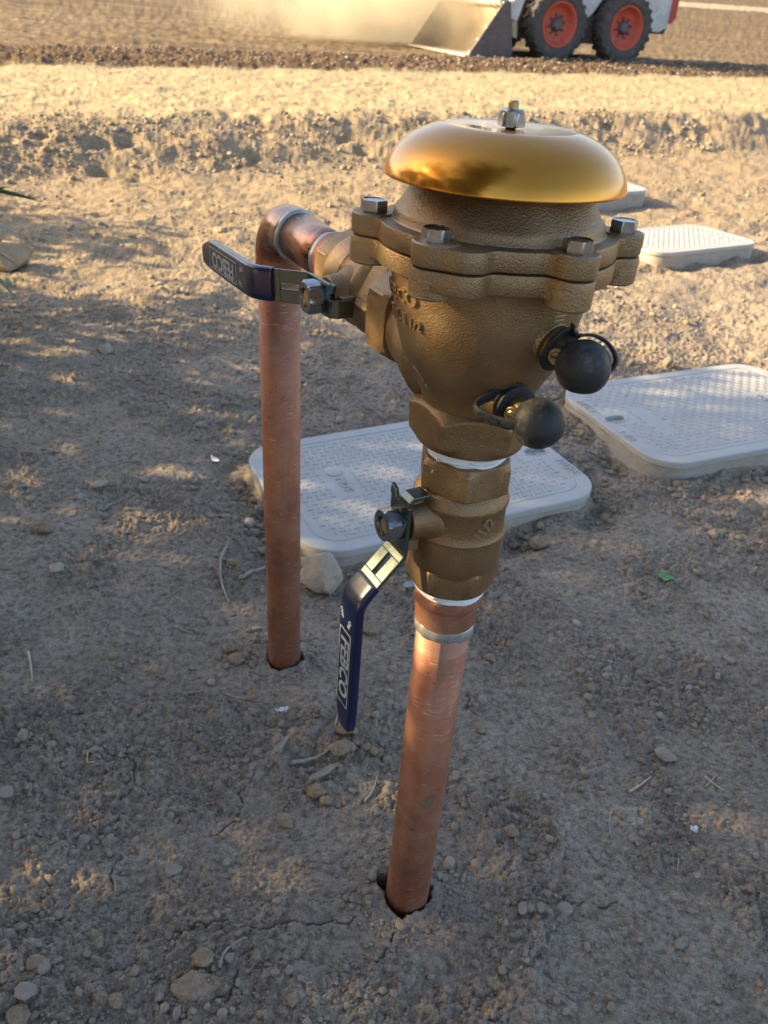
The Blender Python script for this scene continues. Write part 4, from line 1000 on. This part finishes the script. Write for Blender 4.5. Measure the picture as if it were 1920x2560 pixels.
    for i in range(-nx//2, nx//2+1):
        for j in range(-ny//2, ny//2+1):
            x, y = (i+.5)*p, (j+.5)*p
            if abs(x) > L_/2-.036 or abs(y) > W_/2-.036: continue
            if abs(x) > L_/2-.085 and abs(y) > W_/2-.085 and math.hypot(abs(x)-(L_/2-.085), abs(y)-(W_/2-.085)) > .050: continue
            if abs(x-lx) < .021 and -.085 < y-ly < .020: continue
            if abs(x-xk) < .026+.01 and abs(y-yk) < .020: continue
            if abs(x-.165) < .018 and abs(y-.01) < .06 and L_ > .52: continue
            hl, hw = (.0056, .0007) if (i+j) % 2 == 0 else (.0007, .0056)
            b = len(V)
            V += [(x-hl, y-hw, -.001), (x+hl, y-hw, -.001), (x+hl, y+hw, -.001), (x-hl, y+hw, -.001), (x-hl*.85, y-hw*.85, .0007), (x+hl*.85, y-hw*.85, .0007), (x+hl*.85, y+hw*.85, .0007), (x-hl*.85, y+hw*.85, .0007)]
            Fc += [(b+4, b+5, b+6, b+7), (b, b+1, b+5, b+4), (b+1, b+2, b+6, b+5), (b+2, b+3, b+7, b+6), (b+3, b, b+4, b+7)]
    mt = np_mesh('tread_pattern', V, Fc, LIDP, False)
    LID_CACHE[key] = (me, mw, mt, mp_, EX); return LID_CACHE[key]
BOXLAB = ['light grey plastic valve box just behind the copper pipes, its lid dappled with sun', 'light grey valve box at the right edge with sun flecks and a keyhole facing left',
          'cream sunlit valve box in the right background, whole lid visible', 'farthest valve box, mostly hidden behind the gold bell cover']
for k, (cx, cy, yw, L_, W_, zt, fl) in enumerate(BOXES):
    root = empty('valve_box', (cx, cy, zt), yw+(math.pi if fl else 0), label=BOXLAB[k], cat='valve box')
    if k == 2: root.rotation_euler = (R_(1.5), 0, yw+math.pi)
    me, mw, mt, mp_, EX = lid_mesh(L_, W_, True)
    lid = mobj('lid', me, root); mobj('keyhole_rim', mw, lid); [mobj(nm, e, lid) for nm, e in EX]; mobj('tread_pattern', mt, lid, kind='stuff')
    if L_ > .52: mobj('logo_pits', mp_, lid, kind='stuff')
    m = MB(); m.loft([ring_at(L_, W_, .068, .0045, -.0145), ring_at(L_, W_, .068, .0030, -.018), ring_at(L_, W_, .068, .0020, -.060), ring_at(L_, W_, .068, -.004, -.16)]); m.build('box_body', BOXS, root, 40)

# ------------------------------------------------------------------ wheel loader in the background
HX, HZ = Vector((-.906, -.423, 0)), .195
LO = Vector((1.69, 11.43, HZ))
FLD = ground_h(np.array([LO.x]), np.array([LO.y]))[0]; LO.z = float(FLD)-.01
ld = empty('skid_steer_loader', tuple(LO), math.atan2(HX.y, HX.x), label='white compact loader with orange-red wheel rims scraping the field with its bucket', cat='loader'); ld.scale = (.94, .94, .94)
WHITE = simple('white_paint', (.55, .56, .57), .5, 0, .14, 9, dust=.6); DARKM = simple('dark_steel', (.060, .052, .048), .7, 0, .3, 9, dust=.45)
TYRE = simple('tyre_rubber', (.075, .070, .068), .85, 0, .2, 8, .3, 60, .004, dust=.45); RIM = simple('orange_rim', (.52, .080, .040), .6, 0, .2, 12, dust=.55)
REDM = simple('red_paint', (.42, .045, .03), .5, 0, .15, 12, dust=.2); STEELB = simple('worn_bucket_steel', (.13, .105, .10), .6, .3, .4, 6, dust=.35); HUB = simple('hub_grey', (.13, .12, .12), .6, .5, .2, 20)
CREAM = simple('dusty_cream', (.62, .56, .45), .6, 0, .15, 9, dust=.3); HOSE = simple('black_hose', (.03, .03, .03), .6)
def wheel(x, y, side, lab):
    Rw, wd = .385, .26
    M_ = frame((x, y, Rw-.015), (1, 0, 0), (0, 0, -side), (0, side, 0)) if side > 0 else frame((x, y, Rw-.015), (1, 0, 0), (0, 0, 1), (0, -1, 0))
    m = MB(); h = wd/2
    m.lathe([(.236, -h*.8), (.26, -h*.95), (.31, -h), (.355, -h*.92), (.365, -h*.6), (.367, 0), (.365, h*.6), (.355, h*.92), (.31, h), (.26, h*.95), (.236, h*.8)], M_, 64, caps=False)
    for k in range(22):                                             # chevron lugs
        for s_ in (-1, 1):
            a = 2*math.pi*(k+(.5 if s_ > 0 else 0))/22; V = []
            for (da, z) in ((0, 0), (.10, 0), (.19, s_*h*1.0), (.07, s_*h*1.0)):
                for rr in (.355, .386 if abs(z) < .01 else .374): V.append((rr*math.cos(a+da), rr*math.sin(a+da), z))
            for (da, z) in ((.19, s_*h*1.02), (.07, s_*h*1.02)): V.append((.335*math.cos(a+da), .335*math.sin(a+da), z))
            m.add(V, [(1, 3, 5, 7), (0, 1, 7, 6), (2, 4, 5, 3), (0, 2, 3, 1), (7, 5, 8, 9)], M_, False)
    t = m.build('tyre', TYRE, ld, 45, label=lab)
    m = MB(); m.lathe([(.02, h*.28), (.085, h*.28), (.10, h*.34), (.160, h*.30), (.185, h*.42), (.205, h*.74), (.220, h*.88), (.238, h*.90), (.242, h*.80), (.22, h*.5), (.19, -h*.5)], M_, 48); m.build('rim', RIM, t, 40)
    m = MB(); m.lathe([(.02, h*.62), (.045, h*.62), (.055, h*.55), (.072, h*.45), (.078, h*.25)], M_, 24)
    for k in range(8):
        a = 2*math.pi*k/8+.2; m.lathe([(.001, h*.50), (.013, h*.50), (.013, h*.25)], M_ @ Matrix.Translation((.105*math.cos(a), .105*math.sin(a), 0)), 8)
        m.box((.090*math.cos(a), .090*math.sin(a), h*.33), (.02, .02, .01), M_)
    m.build('hub', HUB, t, 40)
for x, y, s_, lab in ((.485, .66, 1, 'front wheel on the near side'), (-.485, .66, 1, 'rear wheel on the near side'), (.485, -.66, -1, 'front wheel on the far side'), (-.485, -.66, -1, 'rear wheel on the far side')): wheel(x, y, s_, lab)
def side_prism(mb, poly, y0, y1, bev=0.):                          # polygon in x,z, extruded along y
    mb.prism([(p[0], p[1]) for p in poly], y0, y1, Matrix(((1, 0, 0, 0), (0, 0, 1, 0), (0, 1, 0, 0), (0, 0, 0, 1))), bev)
m = MB(); side_prism(m, [(-.80, .20), (.80, .20), (.86, .42), (.86, .62), (-.90, .62)], -.50, .50); side_prism(m, [(-.22, .18), (.22, .18), (.26, .48), (-.26, .48)], -.60, .60)
m.build('chassis', DARKM, ld)
m = MB()
side_prism(m, [(-1.22, .40), (-1.10, .34), (-.92, .35), (-.86, .46), (-.80, .66), (-.60, .80), (-.34, .80), (-.18, .66), (-.06, .50), (.02, .44), (.12, .50), (.22, .66), (.36, .80), (.60, .80), (.72, .74), (.80, .60), (.86, .66), (.86, 1.05), (.35, 1.22), (-1.22, 1.30)], .50, .62)
side_prism(m, [(-1.22, .40), (-1.10, .34), (-.92, .35), (-.86, .46), (-.80, .66), (.80, .66), (.86, 1.05), (.35, 1.22), (-1.22, 1.30)], -.62, -.50)
side_prism(m, [(-1.22, .45), (-1.0, .60), (.70, .62), (.78, 1.0), (.30, 1.2), (-1.22, 1.28)], -.50, .50)
m.build('body_panel', WHITE, ld)
m = MB(); side_prism(m, [(-1.32, .50), (-1.26, .44), (-1.22, .44), (-1.22, 1.34), (-1.30, 1.34)], -.60, .63); m.build('rear_door', REDM, ld)
m = MB(); side_prism(m, [(-1.20, .32), (-.95, .32), (-.90, .36), (-1.16, .41), (-1.24, .42)], -.55, .60); m.build('belly_plate', DARKM, ld)
m = MB()                                                            # cab cage
for x0, y0 in ((.62, .42), (.62, -.42), (-.45, .42), (-.45, -.42)): m.tube([(x0, y0, 1.1), (x0*.9, y0*.95, 1.98)], .035, 8)
m.loft([rrect_ for rrect_ in ([(x, y, 1.96) for x, y in ((.66, .46), (-.5, .46), (-.5, -.46), (.66, -.46))], [(x, y, 2.04) for x, y in ((.62, .43), (-.46, .43), (-.46, -.43), (.62, -.43))])], smooth=False)
m.build('cab_frame', WHITE, ld)
m = MB(); m.box((.05, 0, 1.22), (.5, .5, .14)); m.box((-.22, 0, 1.50), (.12, .48, .5)); m.build('seat', HOSE, ld)
for s_ in (1, -1):
    m = MB(); side_prism(m, [(-1.15, 1.30), (-1.05, 1.48), (.75, 1.32), (1.02, .95), (1.18, .42), (1.06, .38), (.90, .86), (.62, 1.18), (-1.02, 1.32)], s_*.70-.05, s_*.70+.05); m.build('lift_arm', WHITE, ld)
    m = MB(); m.tube([(.88, s_*.48, .95), (1.20, s_*.40, .52)], .035, 10); m.tube([(.70, s_*.48, 1.12), (.9, s_*.48, .93)], .05, 10); m.build('tilt_cylinder', CREAM, ld)
m = MB()
for k in range(3): m.tube(catmull([(.95, .55-.04*k, .95), (1.08, .50-.05*k, .80), (1.10, .45-.06*k, .66), (1.22, .30-.08*k, .60)], 4), .012, 6)
m.build('hydraulic_hose', HOSE, ld)
m = MB(); side_prism(m, [(.94, .20), (1.00, .22), (1.06, .56), (1.00, .60)], .52, .60); m.build('step_bracket', CREAM, ld)
# bucket
BW = .79
side = [(1.68, .015), (1.66, .05), (1.28, .565), (1.20, .575), (1.10, .05), (1.16, 0.0)]
m = MB()
sheet = [(1.70, .008), (1.40, .012), (1.24, .03), (1.15, .10), (1.13, .20), (1.17, .34), (1.24, .50), (1.26, .56)]
rings = []
for x, z in sheet: rings.append([(x, -BW, z), (x, BW, z)])
V = [v for r in rings for v in r]; V += [(x-.012, y, z-.012) for x, y, z in V]; n = len(sheet)*2
Fc = [(2*i, 2*i+1, 2*i+3, 2*i+2) for i in range(len(sheet)-1)]+[(n+2*i+2, n+2*i+3, n+2*i+1, n+2*i) for i in range(len(sheet)-1)]+[(0, n, n+1, 1), (n-2, n-1, 2*n-1, 2*n-2)]
m.add(V, Fc, None, True); bk = m.build('bucket', simple('dusty_bucket_sheet', (.50, .41, .30), .65, .2, .2, 6, dust=.4), ld)
for s_, lb in ((1, 'near side plate of the bucket'), (-1, 'far side plate of the bucket')):
    m = MB(); side_prism(m, side, s_*BW-.012, s_*BW+.012); m.build('side_plate', STEELB, bk, label=lb)
    m = MB()
    for k in range(5): t = k/4; m.tube([(1.66-.37*t, s_*BW-.02, .06+.495*t), (1.66-.37*t, s_*BW+.022, .06+.495*t)], .011, 8)
    m.build('edge_bolt', CREAM, bk, kind='stuff')
m = MB(); m.box((1.64, 0, .020), (.16, 2*BW, .016)); 
for k in range(8): m.tube([(1.62, -.72+.206*k, .02), (1.62, -.72+.206*k, .034)], .012, 8)
m.build('cutting_edge', CREAM, bk)
m = MB(); m.tube([(1.27, -BW+.02, .575), (1.27, BW-.02, .575)], .058, 16)
for y in (-.62, -.40, -.05, .12, .5, .66): m.tube([(1.27, y-.02, .575), (1.27, y+.02, .575)], .070, 16)
m.box((1.21, -.25, .60), (.10, .30, .08)); m.box((1.21, .35, .60), (.10, .30, .08)); m.build('top_tube', CREAM, bk, 40)

# ------------------------------------------------------------------ the leafy plant at the left edge
LEAF = simple('plant_leaf', (.075, .145, .060), .38, 0, .25, 30); STEM = simple('plant_stem', (.20, .17, .10), .7, 0, .2, 40)
def leaf_verts(p0, p1, w, droop, seed, fold=.25, n=8, twist=0.):
    p0, p1 = Vector(p0), Vector(p1); Lg = (p1-p0).length; d = (p1-p0).normalized(); s_ = d.cross(Vector((0, 0, 1))).normalized(); upv = s_.cross(d)
    s2 = s_*math.cos(twist)+upv*math.sin(twist); up2 = upv*math.cos(twist)-s_*math.sin(twist); V = []
    for i in range(n+1):
        t = i/n; hw = w/2*(math.sin(math.pi*min(1, t*.97+.03))**.8)*(1-.15*t); c = p0+d*Lg*t+Vector((0, 0, droop*Lg*4*t*(1-t)))
        V += [c+s2*hw+up2*hw*fold, c, c-s2*hw+up2*hw*fold]
    Fc = [(i*3+j, i*3+j+1, i*3+j+4, i*3+j+3) for i in range(n) for j in range(2)]
    return V, Fc
pl = empty('oleander_plant', (-1.06, 1.84, 0), label='green shrub with long narrow leaves reaching in at the left edge', cat='plant'); PO = Vector((-1.06, 1.84, 0))
rr = random.Random(4)
m = MB()
stems = [[(0, 0, -.02), (.02, -.01, .15), (.05, -.02, .30), (.06, -.03, .46)], [(0, 0, -.02), (-.03, .04, .2), (-.10, .07, .42), (-.16, .08, .62)], [(0, 0, -.02), (-.02, -.05, .18), (-.06, -.12, .36), (-.08, -.17, .50)]]
for s_ in stems: m.tube(catmull(s_, 5), .006, 8, rad=[.007*(1-.6*i/15) for i in range(16)])
m.build('stem', STEM, pl)
LV = [((-1.00, 1.83, .30), (-.826, 1.852, .382), .016, .03, 0), ((-1.00, 1.82, .27), (-.842, 1.82, .333), .030, .05, .4), ((-1.00, 1.81, .33), (-.775, 1.806, .309), .020, .03, .9), ((-1.0, 1.80, .30), (-.845, 1.788, .283), .016, .05, .2),
      ((-1.0, 1.79, .29), (-.780, 1.751, .225), .017, .07, .3), ((-1.0, 1.77, .25), (-.812, 1.727, .187), .014, .06, .1), ((-1.0, 1.76, .20), (-.826, 1.70, .155), .016, .05, .8), ((-1.0, 1.81, .22), (-.845, 1.76, .10), .018, .06, .2)]
for p0, p1, w, dr, tw in LV:
    V, Fc = leaf_verts(Vector(p0)-PO, Vector(p1)-PO, w, dr, 0, twist=tw); m = MB(); m.add(V, Fc); o = m.build('leaf', LEAF, pl); md = o.modifiers.new('t', 'SOLIDIFY'); md.thickness = .0006
for s_ in stems:
    P = catmull(s_, 8)
    for i in range(5, len(P)):
        for q in range(2):
            a = rr.random()*6.28; dirv = Vector((math.cos(a), math.sin(a), .2+.5*rr.random()))
            if P[i].x+dirv.x*.16 > .13: continue
            V, Fc = leaf_verts(P[i], P[i]+dirv*(.11+.06*rr.random()), .016+.006*rr.random(), .04, 0, twist=rr.random()-.5); m = MB(); m.add(V, Fc); m.build('leaf', LEAF, pl)

# ------------------------------------------------------------------ shade trees standing left of the picture
TL = simple('tree_leaf', (.060, .095, .035), .5, 0, .3, 9); BARK = simple('bark', (.16, .12, .085), .9, 0, .3, 14, .6, 60, .006)
def tree(cx, cy, lobes, nleaf, seed, label, trunks, leafL=.12, leafW=.032):
    root = empty('shade_tree', (cx, cy, 0), label=label, cat='tree'); rg = np.random.default_rng(seed)
    m = MB()
    for P, r in trunks: m.tube(catmull(P, 5), r, 9, rad=[r*(1-.75*i/((len(P)-1)*5)) for i in range((len(P)-1)*5+1)])
    m.build('trunk', BARK, root)
    tot = sum(l[6] for l in lobes); V = []; 
    for (lx, ly, lz, rx, ry, rz, wgt) in lobes:
        n = int(nleaf*wgt/tot)
        # leaf sprays: cluster centres inside the lobe, leaves round each
        nc = max(4, n//70); u = rg.normal(size=(nc, 3)); u /= np.linalg.norm(u, axis=1)[:, None]; rad = rg.random(nc)**.42
        C = u*rad[:, None]*np.array([rx, ry, rz])+np.array([lx, ly, lz])
        c = C[rg.integers(0, nc, n)]+rg.normal(size=(n, 3))*.095
        d = rg.normal(size=(n, 3)); d[:, 2] += .3; d /= np.linalg.norm(d, axis=1)[:, None]
        e = np.cross(d, rg.normal(size=(n, 3))); e /= np.linalg.norm(e, axis=1)[:, None]
        Lf = leafL*(.7+.6*rg.random(n))[:, None]; Wf = leafW*(.7+.6*rg.random(n))[:, None]
        V.append(np.stack([c, c+d*Lf*.5+e*Wf*.5, c+d*Lf, c+d*Lf*.5-e*Wf*.5], 1))
    V = np.concatenate(V).reshape(-1, 3); Fq = np.arange(len(V)).reshape(-1, 4)
    mobj('foliage', np_mesh('foliage', V, Fq, TL, False), root, kind='stuff')
tree(-3.0, .5, [(.10, .72, .55, .75, 2.0, .47, .9), (.05, -.05, 1.38, .85, 2.1, .75, 2.6), (0, -.6, 2.15, .9, 2.0, .65, 1.3), (.2, -.9, 3.1, 1.0, 1.8, .7, .8)], 30000, 3, 'broad dark green shrubby tree left of the camera that throws the dappled shade',
     [([(0, 0, -.1), (.05, .1, .5), (0, .3, 1.0), (.1, .5, 1.7)], .06), ([(.05, -.1, -.1), (.1, -.4, .7), (.1, -.9, 1.5), (0, -1.2, 2.3)], .07), ([(0, .1, -.1), (-.1, .6, .4), (0, 1.2, .7), (.1, 1.7, .9)], .045)], .11, .034)
tree(-2.5, -2.3, [(0, 0, 1.5, 1.5, 1.6, 1.2, 1.), (0, 0, 3.2, 1.7, 1.7, 1.2, 1.3), (.7, .2, 4.6, 1.7, 1.6, 1.0, 1.), (1.3, 1.5, 4.7, 1.6, 1.5, .8, 1.)], 44000, 8, 'tall leafy tree leaning over from the left behind the camera',
     [([(0, 0, -.1), (.05, .1, .8), (0, .3, 1.8), (.2, .3, 3.4)], .09), ([(.15, .3, 2.6), (.6, .8, 3.6), (1.1, 1.3, 4.5)], .05)], .13, .045)
# ------------------------------------------------------------------ dust raised by the bucket
def dust_volume():
    m = MB(); V0 = []; c = Vector((-.45, 11.6, .55)); rings = []
    bm = bmesh.new(); bmesh.ops.create_icosphere(bm, subdivisions=3, radius=1)
    for v in bm.verts: v.co = Vector((v.co.x*3.1, v.co.y*1.3, v.co.z*.62))
    me = bpy.data.meshes.new('dust_cloud'); bm.to_mesh(me); bm.free()
    mt = bpy.data.materials.new('dust'); mt.use_nodes = True; n = mt.node_tree; n.nodes.clear()
    out = n.nodes.new('ShaderNodeOutputMaterial'); pv = n.nodes.new('ShaderNodeVolumePrincipled'); pv.inputs['Color'].default_value = (.90, .80, .62, 1); pv.inputs['Anisotropy'].default_value = .2
    tc = n.nodes.new('ShaderNodeTexCoord'); P = tc.outputs['Object']
    mp = n.nodes.new('ShaderNodeMapping'); mp.inputs['Scale'].default_value = (1/3.1, 1/1.3, 1/.62); n.links.new(P, mp.inputs[0])
    ln = n.nodes.new('ShaderNodeVectorMath'); ln.operation = 'LENGTH'; n.links.new(mp.outputs[0], ln.inputs[0])
    edge = maprange(n, ln.outputs['Value'], 1., .25, 0, 1)
    nz = noise_tex(n, 1.3, 4, .6, vec=P); den = mth(n, 'MULTIPLY', edge, maprange(n, nz.outputs[0], .35, .70, .05, 1))
    sp = n.nodes.new('ShaderNodeSeparateXYZ'); n.links.new(P, sp.inputs[0])
    den = mth(n, 'MULTIPLY', den, maprange(n, sp.outputs[0], -2.6, 1.6, .35, 1.5))
    n.links.new(mth(n, 'MULTIPLY', den, 3.2), pv.inputs['Density']); n.links.new(pv.outputs[0], out.inputs['Volume'])
    me.materials.append(mt); o = mobj('dust_cloud', me, kind='stuff', label='pale dust cloud drifting left of the loader bucket'); o.location = c
dust_volume()
S.cycles.volume_step_rate = 2.0; S.cycles.volume_max_steps = 64
S.cycles.max_bounces = 6; S.cycles.volume_bounces = 1
bpy.context.view_layer.update()
